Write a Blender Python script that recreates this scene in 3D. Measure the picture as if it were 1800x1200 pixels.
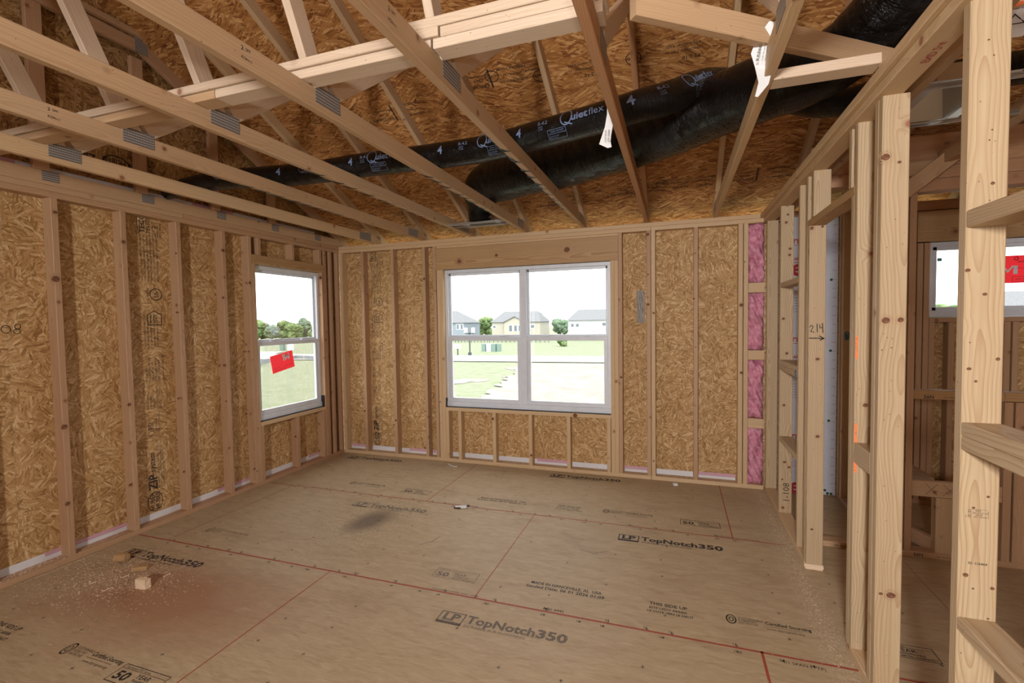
import bpy, bmesh, math, random
from mathutils import Matrix, Vector
R = random.Random(7)
sc = bpy.context.scene
COL = sc.collection
for o in list(bpy.data.objects): bpy.data.objects.remove(o)

# ------------------------------------------------------------------ camera
YAW, PITCH, ROLL = 0.3320, -0.0411, -0.0152
CAM = Vector((3.8018, -4.7452, 1.5469))
fwd = Vector((-math.sin(YAW)*math.cos(PITCH), math.cos(YAW)*math.cos(PITCH), math.sin(PITCH)))
rgt = Vector((math.cos(YAW), math.sin(YAW), 0)); up = rgt.cross(fwd)
r2 = rgt*math.cos(ROLL) + up*math.sin(ROLL); u2 = -rgt*math.sin(ROLL) + up*math.cos(ROLL)
cd = bpy.data.cameras.new('camera'); cam = bpy.data.objects.new('camera', cd); COL.objects.link(cam)
cd.sensor_width = 36; cd.lens = 839.27/1800*36; cd.clip_start = 0.05; cd.clip_end = 1000
m = Matrix((r2, u2, -fwd)).transposed().to_4x4(); m.translation = CAM; cam.matrix_world = m
sc.camera = cam
# ------------------------------------------------------------------ world, lights, exposure
w = bpy.data.worlds.new('sky'); sc.world = w; w.use_nodes = True
bg = w.node_tree.nodes['Background']; bg.inputs[0].default_value = (0.93, 0.97, 1.0, 1); bg.inputs[1].default_value = 5.0
def light(kind, name, loc, energy, color=(1, 1, 1), size=0.3, aim=None):
    l = bpy.data.lights.new(name, kind); l.energy = energy; l.color = color
    if kind == 'AREA': l.shape = 'DISK'; l.size = size
    if kind == 'POINT': l.shadow_soft_size = size
    o = bpy.data.objects.new(name, l); COL.objects.link(o); o.location = loc
    if aim is not None: o.rotation_euler = (Vector(aim)-Vector(loc)).to_track_quat('-Z', 'Y').to_euler()
    return o
s = light('SUN', 'sun', (0, 0, 20), 3.0, (1, .97, .92)); s.data.angle = 0.2; s.rotation_euler = (math.radians(38), 0, math.radians(20))
light('AREA', 'flash', (3.87, -4.88, 1.74), 9, (1, .97, .94), 0.08, aim=(2.5, 0, 1.7))
light('AREA', 'added_fill', (3.35, -7.4, 2.02), 235, (1, .975, .95), 0.45, aim=(5.8, 0, 1.5))  # fill light added behind the camera, out of view; no fixture stands there
sc.view_settings.view_transform = 'Standard'; sc.view_settings.look = 'None'
sc.view_settings.exposure = 0.0; sc.view_settings.gamma = 1.0
sc.view_settings.use_curve_mapping = False
sc.cycles.max_bounces = 6; sc.cycles.diffuse_bounces = 3; sc.cycles.glossy_bounces = 3; sc.cycles.transparent_max_bounces = 12
sc.cycles.use_adaptive_sampling = True; sc.cycles.adaptive_threshold = 0.03; sc.cycles.adaptive_min_samples = 16
sc.cycles.use_denoising = True; sc.cycles.sample_clamp_indirect = 4

# ------------------------------------------------------------------ materials
class NT:
    def __init__(s, name):
        s.m = bpy.data.materials.new(name); s.m.use_nodes = True; s.t = s.m.node_tree
        s.b = s.t.nodes['Principled BSDF']; s.out = s.t.nodes['Material Output']
    def n(s, typ, **kw):
        x = s.t.nodes.new(typ)
        for k, v in kw.items(): setattr(x, k, v)
        return x
    def l(s, a, b): s.t.links.new(a, b)
    def mt(s, op, a, b=None, c=None, clamp=False):
        x = s.n('ShaderNodeMath', operation=op); x.use_clamp = clamp
        for i, v in enumerate((a, b, c)):
            if v is None: continue
            if isinstance(v, (int, float)): x.inputs[i].default_value = v
            else: s.l(v, x.inputs[i])
        return x.outputs[0]
    def vm(s, op, a, b=None):
        x = s.n('ShaderNodeVectorMath', operation=op)
        for i, v in enumerate((a, b)):
            if v is None: continue
            if isinstance(v, (tuple, list)): x.inputs[i].default_value = v
            else: s.l(v, x.inputs[i])
        return x.outputs[0]
    def noise(s, vec, scale, detail=3, rough=.55, col=False):
        x = s.n('ShaderNodeTexNoise'); x.inputs['Scale'].default_value = scale; x.inputs['Detail'].default_value = detail
        x.inputs['Roughness'].default_value = rough; s.l(vec, x.inputs['Vector']); return x.outputs[1 if col else 0]
    def vor(s, vec, scale, out='Distance', feat='F1', rnd=1):
        x = s.n('ShaderNodeTexVoronoi', feature=feat); x.inputs['Scale'].default_value = scale
        x.inputs['Randomness'].default_value = rnd; s.l(vec, x.inputs['Vector']); return x.outputs[out]
    def ramp(s, fac, stops, interp='LINEAR'):
        x = s.n('ShaderNodeValToRGB'); x.color_ramp.interpolation = interp
        e = x.color_ramp.elements
        while len(e) < len(stops): e.new(0.5)
        for i, (p, c) in enumerate(stops):
            e[i].position = p; e[i].color = (*c, 1) if len(c) == 3 else c
        s.l(fac, x.inputs[0]); return x.outputs[0]
    def mix(s, f, a, b, mode='MIX'):
        x = s.n('ShaderNodeMix', data_type='RGBA', blend_type=mode)
        for i, v in ((0, f), (6, a), (7, b)):
            if isinstance(v, (int, float)): x.inputs[i].default_value = v
            elif isinstance(v, tuple): x.inputs[i].default_value = (*v, 1)
            else: s.l(v, x.inputs[i])
        return x.outputs[2]
    def mapr(s, v, a, b, c=0, d=1):
        x = s.n('ShaderNodeMapRange'); x.inputs[1].default_value = a; x.inputs[2].default_value = b
        x.inputs[3].default_value = c; x.inputs[4].default_value = d; s.l(v, x.inputs[0]); return x.outputs[0]
    def bump(s, h, dist, strength=.5):
        x = s.n('ShaderNodeBump'); x.inputs['Distance'].default_value = dist; x.inputs['Strength'].default_value = strength
        s.l(h, x.inputs['Height']); s.l(x.outputs[0], s.b.inputs['Normal'])

def mat_plain(name, col, rough=.6, metal=0, spec=.5, bump=None):
    t = NT(name); t.b.inputs['Base Color'].default_value = (*col, 1); t.b.inputs['Roughness'].default_value = rough
    t.b.inputs['Metallic'].default_value = metal; t.b.inputs['Specular IOR Level'].default_value = spec
    tc = t.n('ShaderNodeTexCoord'); nz = t.noise(tc.outputs['Object'], 9, 4)
    c = t.mix(nz, tuple(x*.88 for x in col), tuple(min(1, x*1.1) for x in col)); t.l(c, t.b.inputs['Base Color'])
    if bump: t.bump(t.noise(tc.outputs['Object'], bump[0], 4), bump[1])
    return t.m

def mat_lumber(name, pale, red, dark, knot=(.16, .065, .03), kscale=7.5, krad=.088, rc=.42):
    t = NT(name); tc = t.n('ShaderNodeTexCoord'); oi = t.n('ShaderNodeObjectInfo'); rnd = oi.outputs['Random']
    off = t.n('ShaderNodeCombineXYZ')
    t.l(t.mt('MULTIPLY', rnd, 53.7), off.inputs[0]); t.l(t.mt('MULTIPLY', rnd, 17.3), off.inputs[1]); t.l(t.mt('MULTIPLY', rnd, 31.1), off.inputs[2])
    P = t.vm('ADD', tc.outputs['Object'], off.outputs[0])
    # knots: squashed spheres crossing the board
    kd = t.vor(P, kscale); kcol = t.vor(P, kscale, 'Color')
    # growth rings
    so = t.n('ShaderNodeSeparateXYZ'); t.l(tc.outputs['Object'], so.inputs[0])
    cy = t.mt('MULTIPLY', t.mt('SUBTRACT', rnd, .5), .12)
    ry = t.mt('SUBTRACT', so.outputs[1], cy)
    rz = t.mt('ADD', so.outputs[2], t.mt('MULTIPLY_ADD', rnd, .05, .015))
    rr = t.mt('SQRT', t.mt('ADD', t.mt('POWER', ry, 2), t.mt('POWER', rz, 2)))
    wp = t.noise(t.vm('MULTIPLY', P, (1.1, 3, 3)), 1.6, 2)
    rr = t.mt('MULTIPLY_ADD', wp, .085, rr)
    halo = t.mapr(kd, krad*.7, krad*3.2, .016, 0)
    rr = t.mt('ADD', rr, halo)
    ring = t.mt('FRACT', t.mt('MULTIPLY', rr, 105))
    ring = t.mt('POWER', ring, 2.6)
    fine = t.noise(t.vm('MULTIPLY', P, (2.5, 130, 130)), 1, 3)
    med = t.noise(t.vm('MULTIPLY', P, (1.2, 16, 16)), 1, 2)
    base = t.mix(t.mapr(t.noise(P, .37, 1), .35, .65), pale, red)
    c = t.mix(t.mt('MULTIPLY', ring, rc), base, dark)
    c = t.mix(t.mapr(fine, .35, .7, 0, .35), c, dark)
    c = t.mix(t.mapr(med, .4, .75, 0, .4), c, red)
    km = t.mapr(kd, krad*.75, krad*1.02, 1, 0)
    hal = t.mapr(kd, krad*.9, krad*2.0, .45, 0)
    kc = t.mix(t.mapr(t.mt('FRACT', t.mt('MULTIPLY', kd, 55)), .2, .9), knot, tuple(min(1, x*2.2) for x in knot))
    c = t.mix(hal, c, tuple((a+b)/2 for a, b in zip(dark, knot)))
    c = t.mix(km, c, kc)
    # tiny nail / pitch flecks
    fl = t.mapr(t.vor(P, 28), .045, .07, .8, 0); c = t.mix(fl, c, (.07, .04, .025))
    t.l(c, t.b.inputs['Base Color'])
    t.l(t.mapr(fine, .3, .7, .62, .48), t.b.inputs['Roughness']); t.b.inputs['Specular IOR Level'].default_value = .35
    t.bump(t.mt('ADD', t.mt('MULTIPLY', fine, .6), t.mt('MULTIPLY', ring, .4)), .0012, .5)
    return t.m

def mat_osb(name, cols, sc1=(8, 62), cell=11, speck=.5, contrast=1, stretch=None):
    t = NT(name); tc = t.n('ShaderNodeTexCoord'); oi = t.n('ShaderNodeObjectInfo')
    P = t.vm('ADD', tc.outputs['Object'], t.vm('MULTIPLY', oi.outputs['Color'], (0, 0, 0)))
    off = t.n('ShaderNodeCombineXYZ'); t.l(t.mt('MULTIPLY', oi.outputs['Random'], 29.3), off.inputs[0]); t.l(t.mt('MULTIPLY', oi.outputs['Random'], 11.7), off.inputs[1])
    P = t.vm('MULTIPLY', t.vm('ADD', P, off.outputs[0]), (1, 1, .001))
    layers = []
    for i, (a0, cs) in enumerate(((0.0, cell), (1.3, cell*.8), (2.4, cell*1.25))):
        Q = t.vm('ADD', P, (3.1*i, 7.7*i, 0))
        wob = t.noise(Q, 14, 2, col=True)
        Qw = t.vm('ADD', Q, t.vm('MULTIPLY', t.vm('SUBTRACT', wob, (.5, .5, .5)), (.006, .006, 0)))
        ccol = t.vor(Qw, cs, 'Color')
        sp = t.n('ShaderNodeSeparateXYZ'); t.l(ccol, sp.inputs[0])
        ang = t.mt('MULTIPLY', sp.outputs[0], 6.283 if not stretch else stretch)
        if stretch: ang = t.mt('SUBTRACT', ang, stretch/2)
        vr = t.n('ShaderNodeVectorRotate', rotation_type='Z_AXIS'); t.l(Qw, vr.inputs['Vector']); t.l(ang, vr.inputs['Angle'])
        S = t.vm('MULTIPLY', vr.outputs[0], (sc1[0], sc1[1], 1))
        v = t.n('ShaderNodeTexVoronoi'); v.inputs['Scale'].default_value = 1; t.l(S, v.inputs['Vector'])
        s2 = t.n('ShaderNodeSeparateXYZ'); t.l(v.outputs['Color'], s2.inputs[0])
        grain = t.noise(t.vm('MULTIPLY', vr.outputs[0], (12, 320, 1)), 1, 2)
        layers.append((s2.outputs[1], s2.outputs[2], grain, sp.outputs[1]))
    val = layers[0][0]
    for i in (1, 2):
        mk = t.mapr(layers[i][1], .60, .62)
        mx = t.n('ShaderNodeMix', data_type='FLOAT'); t.l(mk, mx.inputs[0]); t.l(val, mx.inputs[2]); t.l(layers[i][0], mx.inputs[3]); val = mx.outputs[0]
    big = t.noise(P, 2.2, 3)
    v2 = t.mt('MULTIPLY_ADD', t.mt('SUBTRACT', layers[0][2], .5), .5, val)
    v2 = t.mt('MULTIPLY_ADD', t.mt('SUBTRACT', t.noise(P, 38, 4), .5), .35, v2)
    v2 = t.mt('MULTIPLY_ADD', t.mt('SUBTRACT', big, .5), .35, v2)
    n = len(cols); c = t.ramp(v2, [(i/(n-1), x) for i, x in enumerate(cols)])
    if speck: c = t.mix(t.mapr(t.noise(P, 95, 2), .67, .73, 0, speck), c, (.05, .025, .012))
    t.l(c, t.b.inputs['Base Color']); t.b.inputs['Roughness'].default_value = .62; t.b.inputs['Specular IOR Level'].default_value = .3
    t.bump(v2, .004, .45)
    return t.m

M = {}
M['stud'] = mat_lumber('pine_stud', (.53, .345, .20), (.46, .265, .155), (.30, .155, .075))
M['fir'] = mat_lumber('pale_fir', (.64, .465, .28), (.60, .41, .235), (.42, .25, .12), (.20, .08, .04), 5.2, .075)
M['spruce'] = mat_lumber('truss_spruce', (.55, .385, .235), (.50, .325, .185), (.35, .20, .10), (.15, .06, .035))
M['post'] = mat_lumber('partition_pine', (.52, .405, .26), (.49, .36, .22), (.33, .19, .09), (.20, .085, .045), 4.2, .06, .75)
M['white_wood'] = mat_lumber('white_spruce', (.66, .53, .40), (.62, .47, .34), (.45, .32, .22), (.20, .10, .06), 4, .06)
M['orange'] = mat_lumber('douglas_fir', (.50, .27, .13), (.47, .24, .11), (.27, .11, .045))
M['header'] = mat_lumber('header_pine', (.50, .33, .17), (.45, .28, .13), (.30, .14, .05), (.13, .04, .025), 3.2, .085, .85)
M['osb_wall'] = mat_osb('osb_wall', [(.29, .15, .052), (.41, .23, .088), (.49, .29, .122), (.55, .34, .152), (.70, .50, .28)], sc1=(15, 105), cell=9)
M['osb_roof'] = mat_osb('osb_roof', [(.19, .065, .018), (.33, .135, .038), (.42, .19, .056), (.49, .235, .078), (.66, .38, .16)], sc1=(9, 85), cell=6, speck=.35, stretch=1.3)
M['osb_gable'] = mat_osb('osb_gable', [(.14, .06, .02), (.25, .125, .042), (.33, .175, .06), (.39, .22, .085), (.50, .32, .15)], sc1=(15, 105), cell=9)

def mat_floor():
    t = NT('floor_sheathing'); tc = t.n('ShaderNodeTexCoord'); g = t.n('ShaderNodeNewGeometry'); P = g.outputs['Position']
    P = t.vm('MULTIPLY', P, (1, 1, .001))
    a = t.noise(t.vm('MULTIPLY', P, (13, 80, 1)), 1, 5, .7)
    v = t.n('ShaderNodeTexVoronoi'); v.inputs['Scale'].default_value = 1
    wv = t.vm('ADD', P, t.vm('MULTIPLY', t.vm('SUBTRACT', t.noise(P, 6, 2, col=True), (.5, .5, .5)), (.1, .1, 0)))
    t.l(t.vm('MULTIPLY', wv, (9, 45, 1)), v.inputs['Vector'])
    s2 = t.n('ShaderNodeSeparateXYZ'); t.l(v.outputs['Color'], s2.inputs[0])
    f = t.mt('ADD', t.mt('MULTIPLY', a, .82), t.mt('MULTIPLY', s2.outputs[0], .18))
    c = t.ramp(f, [(.22, (.34, .24, .145)), (.42, (.435, .325, .20)), (.58, (.475, .36, .225)), (.80, (.54, .43, .285))])
    # reddish damp tint near the left front, worn marks
    pos = t.n('ShaderNodeSeparateXYZ'); t.l(g.outputs['Position'], pos.inputs[0])
    def blob(cx, cy, rx, ry, ang=0):
        q = t.vm('SUBTRACT', P, (cx, cy, 0)); vr = t.n('ShaderNodeVectorRotate', rotation_type='Z_AXIS'); t.l(q, vr.inputs['Vector']); vr.inputs['Angle'].default_value = ang
        q = t.vm('MULTIPLY', vr.outputs[0], (1/rx, 1/ry, 1)); x = t.n('ShaderNodeVectorMath', operation='LENGTH'); t.l(q, x.inputs[0]); return x.outputs['Value']
    wob = t.noise(P, 2.6, 4)
    b1 = t.mapr(t.mt('MULTIPLY_ADD', wob, .9, blob(1.05, -2.85, .8, .42)), .70, 1.7, .75, 0)
    c = t.mix(b1, c, (.33, .145, .075))
    stain = t.mapr(t.noise(t.vm('MULTIPLY', P, (1.2, 2.4, 1)), 1.7, 5, .65), .54, .72, 0, .35); c = t.mix(stain, c, (.29, .18, .11))
    b2 = blob(1.52, -1.60, .17, .30, .1); sp = t.noise(t.vm('MULTIPLY', P, (40, 90, 1)), 1, 2)
    core = t.mapr(t.mt('MULTIPLY_ADD', wob, .5, b2), .6, 1.25, .75, 0); c = t.mix(core, c, (.12, .09, .065))
    hal = t.mt('MULTIPLY', t.mapr(b2, 1.0, 3.0, 1, 0), t.mapr(sp, .60, .66)); c = t.mix(t.mt('MULTIPLY', hal, .7), c, (.08, .06, .05))
    # fine dark flecks and pale scuffs
    fl = t.mapr(t.noise(t.vm('MULTIPLY', P, (45, 110, 1)), 1, 2), .71, .76, 0, .6); c = t.mix(fl, c, (.07, .055, .045))
    sc2 = t.mapr(t.noise(t.vm('MULTIPLY', P, (3, 14, 1)), 1, 3), .68, .8, 0, .4); c = t.mix(sc2, c, (.66, .55, .42))
    # saw dust film beside the partition
    d = t.mapr(t.mt('ABSOLUTE', t.mt('SUBTRACT', pos.outputs[0], 4.49)), .01, .10, 1, 0)
    du = t.mt('MULTIPLY', d, t.mapr(t.noise(P, 70, 3), .44, .56)); c = t.mix(t.mt('MULTIPLY', du, .5), c, (.62, .50, .36))
    t.l(c, t.b.inputs['Base Color']); t.b.inputs['Roughness'].default_value = .6; t.b.inputs['Specular IOR Level'].default_value = .25
    t.bump(a, .001, .4); return t.m
M['floor'] = mat_floor()
def mat_ink(name, col, hole=.5, sc_=160):
    t = NT(name); t.b.inputs['Base Color'].default_value = (*col, 1); t.b.inputs['Roughness'].default_value = .7
    g = t.n('ShaderNodeNewGeometry'); nz = t.noise(g.outputs['Position'], sc_, 2)
    tr = t.n('ShaderNodeBsdfTransparent'); mx = t.n('ShaderNodeMixShader'); t.l(t.mapr(nz, hole, hole+.08), mx.inputs[0])
    t.l(t.b.outputs[0], mx.inputs[1]); t.l(tr.outputs[0], mx.inputs[2]); t.l(mx.outputs[0], t.out.inputs[0]); return t.m
M['ink'] = mat_ink('black_ink', (.02, .018, .016), .62)
M['ink_faded'] = mat_ink('faded_ink', (.14, .11, .085), .55)
M['ink_worn'] = mat_ink('worn_black_ink', (.03, .02, .015), .60, 150)
M['red_line'] = mat_ink('red_chalk', (.36, .06, .035), .60, 90)
M['red_ink'] = mat_ink('red_ink', (.42, .02, .04), .75)
M['blue_ink'] = mat_ink('blue_paint', (.05, .18, .34), .52, 60)
M['orange_paint'] = mat_ink('orange_paint', (.95, .22, .06), .56, 90)
M['duct_ink'] = mat_plain('grey_blue_ink', (.13, .18, .30), .5)
M['vinyl'] = mat_plain('white_vinyl', (.68, .71, .77), .35)
M['membrane'] = mat_plain('black_membrane', (.012, .012, .013), .5)
M['tape'] = mat_plain('white_seal_tape', (.72, .71, .74), .35, bump=(60, .002))
M['tape_pink'] = mat_plain('pink_seal_tape', (.62, .36, .44), .35, bump=(60, .002))
M['metal'] = mat_plain('galvanised_steel', (.55, .55, .54), .32, 1)
M['foil'] = mat_plain('silver_foil', (.7, .6, .55), .25, 1, bump=(60, .01))
M['white_sheet'] = mat_plain('white_foam_board', (.58, .60, .69), .5)
M['green'] = mat_plain('green_cap', (.01, .07, .03), .5)
M['paper'] = mat_plain('white_paper', (.75, .75, .76), .6)
M['teal'] = mat_plain('teal_sticker', (.12, .32, .32), .6)
M['scrap'] = mat_plain('fresh_cut_pine', (.72, .54, .36), .7, bump=(30, .002))
M['asphalt'] = mat_plain('pale_concrete', (.26, .255, .25), .8)
def mat_plate():
    t = NT('punched_plate'); tc = t.n('ShaderNodeTexCoord'); P = tc.outputs['Object']
    s1 = t.n('ShaderNodeSeparateXYZ'); t.l(P, s1.inputs[0])
    a = t.mt('FRACT', t.mt('MULTIPLY', s1.outputs[0], 75)); b = t.mt('FRACT', t.mt('MULTIPLY', s1.outputs[1], 130))
    hole = t.mt('MULTIPLY', t.mapr(a, .5, .55), t.mapr(b, .45, .55))
    c = t.mix(hole, (.16, .145, .135), (.62, .60, .58)); t.l(c, t.b.inputs['Base Color'])
    t.b.inputs['Metallic'].default_value = .3; t.b.inputs['Roughness'].default_value = .5; return t.m
M['plate'] = mat_plate()
def mat_duct():
    t = NT('black_duct_film'); tc = t.n('ShaderNodeTexCoord'); uv = tc.outputs['UV']
    n1 = t.noise(t.vm('MULTIPLY', uv, (110, 3.0, 1)), 1, 5, .65); n2 = t.noise(t.vm('MULTIPLY', uv, (16, 6, 1)), 1, 3)
    t.b.inputs['Base Color'].default_value = (.0035, .0032, .0035, 1); t.b.inputs['Roughness'].default_value = .09
    t.b.inputs['Specular IOR Level'].default_value = .38
    t.bump(t.mt('ADD', n1, t.mt('MULTIPLY', n2, .6)), .022, 1.0); return t.m
M['duct'] = mat_duct()
def mat_batt():
    t = NT('pink_fibre'); tc = t.n('ShaderNodeTexCoord'); P = tc.outputs['Object']
    w_ = t.vm('ADD', P, t.vm('MULTIPLY', t.noise(P, 12, 3, col=True), (.08, .08, .08)))
    n = t.noise(w_, 22, 5, .65); c = t.ramp(n, [(.28, (.40, .10, .17)), (.5, (.66, .26, .36)), (.72, (.80, .46, .55))])
    t.l(c, t.b.inputs['Base Color']); t.b.inputs['Roughness'].default_value = .9; t.bump(n, .02, .6); return t.m
M['batt'] = mat_batt()
def mat_glass():
    t = NT('window_glass'); tr = t.n('ShaderNodeBsdfTransparent'); gl = t.n('ShaderNodeBsdfGlossy'); gl.inputs['Roughness'].default_value = .02
    fr = t.n('ShaderNodeFresnel'); fr.inputs[0].default_value = 1.45; mx = t.n('ShaderNodeMixShader')
    t.l(t.mt('MULTIPLY', fr.outputs[0], .3), mx.inputs[0]); t.l(tr.outputs[0], mx.inputs[1]); t.l(gl.outputs[0], mx.inputs[2]); t.l(mx.outputs[0], t.out.inputs[0]); return t.m
M['glass'] = mat_glass()
def mat_glare():  # window glare as a pale see-through layer
    t = NT('painted_glare'); tr = t.n('ShaderNodeBsdfTransparent'); df = t.n('ShaderNodeBsdfDiffuse'); df.inputs[0].default_value = (.8, .85, .9, 1)
    tc = t.n('ShaderNodeTexCoord'); mx = t.n('ShaderNodeMixShader'); ln = t.n('ShaderNodeTexGradient', gradient_type='SPHERICAL'); t.l(tc.outputs['Object'], ln.inputs[0])
    t.l(t.mt('MULTIPLY', t.mapr(ln.outputs[1], 0, .6, 0, .5), t.mapr(t.noise(tc.outputs['Object'], 4, 4), .3, .6)), mx.inputs[0])
    t.l(tr.outputs[0], mx.inputs[1]); t.l(df.outputs[0], mx.inputs[2]); t.l(mx.outputs[0], t.out.inputs[0]); return t.m
M['glare_layer'] = mat_glare()
def mat_red():
    t = NT('red_sticker'); tr = t.n('ShaderNodeBsdfTranslucent'); tr.inputs[0].default_value = (.75, .03, .04, 1)
    t.b.inputs['Base Color'].default_value = (.62, .015, .02, 1); mx = t.n('ShaderNodeMixShader'); mx.inputs[0].default_value = .35
    t.l(t.b.outputs[0], mx.inputs[1]); t.l(tr.outputs[0], mx.inputs[2]); t.l(mx.outputs[0], t.out.inputs[0]); return t.m
M['red'] = mat_red()
def mat_noise2(name, a, b, scale, rough=.9, stretch=(1, 1, 1), lo=.35, hi=.65):
    t = NT(name); tc = t.n('ShaderNodeTexCoord'); n = t.noise(t.vm('MULTIPLY', tc.outputs['Object'], stretch), scale, 5, .65)
    t.l(t.mix(t.mapr(n, lo, hi), a, b), t.b.inputs['Base Color']); t.b.inputs['Roughness'].default_value = rough; t.b.inputs['Specular IOR Level'].default_value = .1; return t.m
M['grass'] = mat_noise2('lawn', (.125, .145, .080), (.175, .185, .125), 1.1)
M['sand'] = mat_noise2('bare_sand', (.165, .15, .125), (.22, .205, .18), .8)
M['leaf'] = mat_noise2('tree_leaves', (.05, .085, .03), (.15, .20, .085), .9, lo=.4, hi=.6)
M['leaf2'] = mat_noise2('tree_leaves_blue', (.06, .10, .06), (.15, .20, .13), .9, lo=.4, hi=.6)
M['bark'] = mat_plain('bark', (.16, .12, .08), .9)
M['shingle'] = mat_noise2('grey_shingles', (.115, .12, .123), (.155, .155, .155), 6)
M['siding_blue'] = mat_plain('blue_grey_siding', (.165, .195, .22), .7)
M['siding_cream'] = mat_plain('cream_siding', (.30, .28, .225), .7)
M['siding_grey'] = mat_plain('pale_grey_siding', (.26, .27, .27), .7)
M['siding_white'] = mat_plain('white_siding', (.40, .40, .40), .7)
M['far_glass'] = mat_plain('far_window_glass', (.09, .11, .115), .2)
M['dark_metal'] = mat_plain('dark_metal', (.03, .035, .04), .6)
M['box_green'] = mat_plain('utility_green', (.12, .18, .15), .6)
M['silt'] = mat_plain('grey_silt_cloth', (.16, .18, .18), .8)
M['dust'] = mat_plain('sawdust', (.74, .56, .40), .9)
M['ply'] = mat_noise2('plywood', (.30, .19, .11), (.42, .28, .17), 4, .7, (1, 8, 1))
M['near_black'] = mat_plain('plain_black', (.015, .014, .013), .5)  # near-black for the chord streaks and the clip parts

# ------------------------------------------------------------------ builders
WM = {}
def link(o, parent, mw):
    COL.objects.link(o); WM[o.name] = mw
    if parent is not None:
        o.parent = parent; o.matrix_basis = WM[parent.name].inverted() @ mw
    else: o.matrix_basis = mw
    return o
def mesh_obj(name, verts, faces, mat, parent=None, mw=None, smooth=False, uvs=None):
    me = bpy.data.meshes.new(name); me.from_pydata(verts, [], faces)
    if uvs:
        ul = me.uv_layers.new(name='UVMap')
        for lp in me.loops: ul.data[lp.index].uv = uvs[lp.vertex_index]
    me.materials.append(mat)
    if smooth: me.polygons.foreach_set('use_smooth', [True]*len(me.polygons))
    return link(bpy.data.objects.new(name, me), parent, mw or Matrix())
def root(name, loc, label, cat=None, group=None, kind=None):
    o = bpy.data.objects.new(name, None); o.empty_display_size = .05; link(o, None, Matrix.Translation(loc))
    return tag(o, label, cat, group, kind)
def tag(o, label=None, cat=None, group=None, kind=None):
    for k, v in (('label', label), ('category', cat), ('group', group), ('kind', kind)):
        if v: o[k] = v
    return o
def frame(o, ux, uy, uz=None):
    ux = Vector(ux).normalized(); uy = Vector(uy).normalized(); uz = ux.cross(uy)
    mt = Matrix((ux, uy, uz)).transposed().to_4x4(); mt.translation = Vector(o); return mt
def prism(L, W, H, c):
    """chamfered board, centred, long axis X"""
    y, z = W/2, H/2
    pr = [(-y, -z+c), (-y+c, -z), (y-c, -z), (y, -z+c), (y, z-c), (y-c, z), (-y+c, z), (-y, z-c)] if c else [(-y, -z), (y, -z), (y, z), (-y, z)]
    n = len(pr); v = [(-L/2, a, b) for a, b in pr] + [(L/2, a, b) for a, b in pr]
    f = [(i, i+n, (i+1) % n+n, (i+1) % n) for i in range(n)]
    f = [tuple(reversed(x)) for x in f] + [tuple(range(n))[::-1], tuple(range(n, 2*n))]
    f = [tuple(reversed(x)) for x in f]
    return v, f
def box(name, parent, x0, x1, y0, y1, z0, z1, mat='stud', c=.003):
    d = (abs(x1-x0), abs(y1-y0), abs(z1-z0)); ctr = ((x0+x1)/2, (y0+y1)/2, (z0+z1)/2)
    k = d.index(max(d))
    ax = [((1, 0, 0), (0, 1, 0)), ((0, 1, 0), (-1, 0, 0)), ((0, 0, 1), (1, 0, 0))][k]
    W, H = [(d[1], d[2]), (d[0], d[2]), (d[0], d[1])][k]
    c = min(c, min(W, H)*.25)
    v, f = prism(d[k], W, H, c)
    return mesh_obj(name, v, f, M[mat], parent, frame(ctr, *ax))
def beam(name, parent, a, b, w, h, side, mat='stud', c=.003):
    """board from a to b; w measured along `side`, h across"""
    a = Vector(a); b = Vector(b); ux = (b-a).normalized(); sd = Vector(side); sd = (sd-ux*sd.dot(ux)).normalized()
    v, f = prism((b-a).length, w, h, min(c, min(w, h)*.25))
    return mesh_obj(name, v, f, M[mat], parent, frame((a+b)/2, ux, sd))
def panel(name, parent, o, ux, uy, L, W, T, mat):
    """sheet whose visible face is the plane through o; thickness goes behind (-uz)"""
    v = [(0, 0, -T), (L, 0, -T), (L, W, -T), (0, W, -T), (0, 0, 0), (L, 0, 0), (L, W, 0), (0, W, 0)]
    f = [(0, 3, 2, 1), (4, 5, 6, 7), (0, 1, 5, 4), (1, 2, 6, 5), (2, 3, 7, 6), (3, 0, 4, 7)]
    return mesh_obj(name, v, f, M[mat], parent, frame(o, ux, uy))

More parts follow.
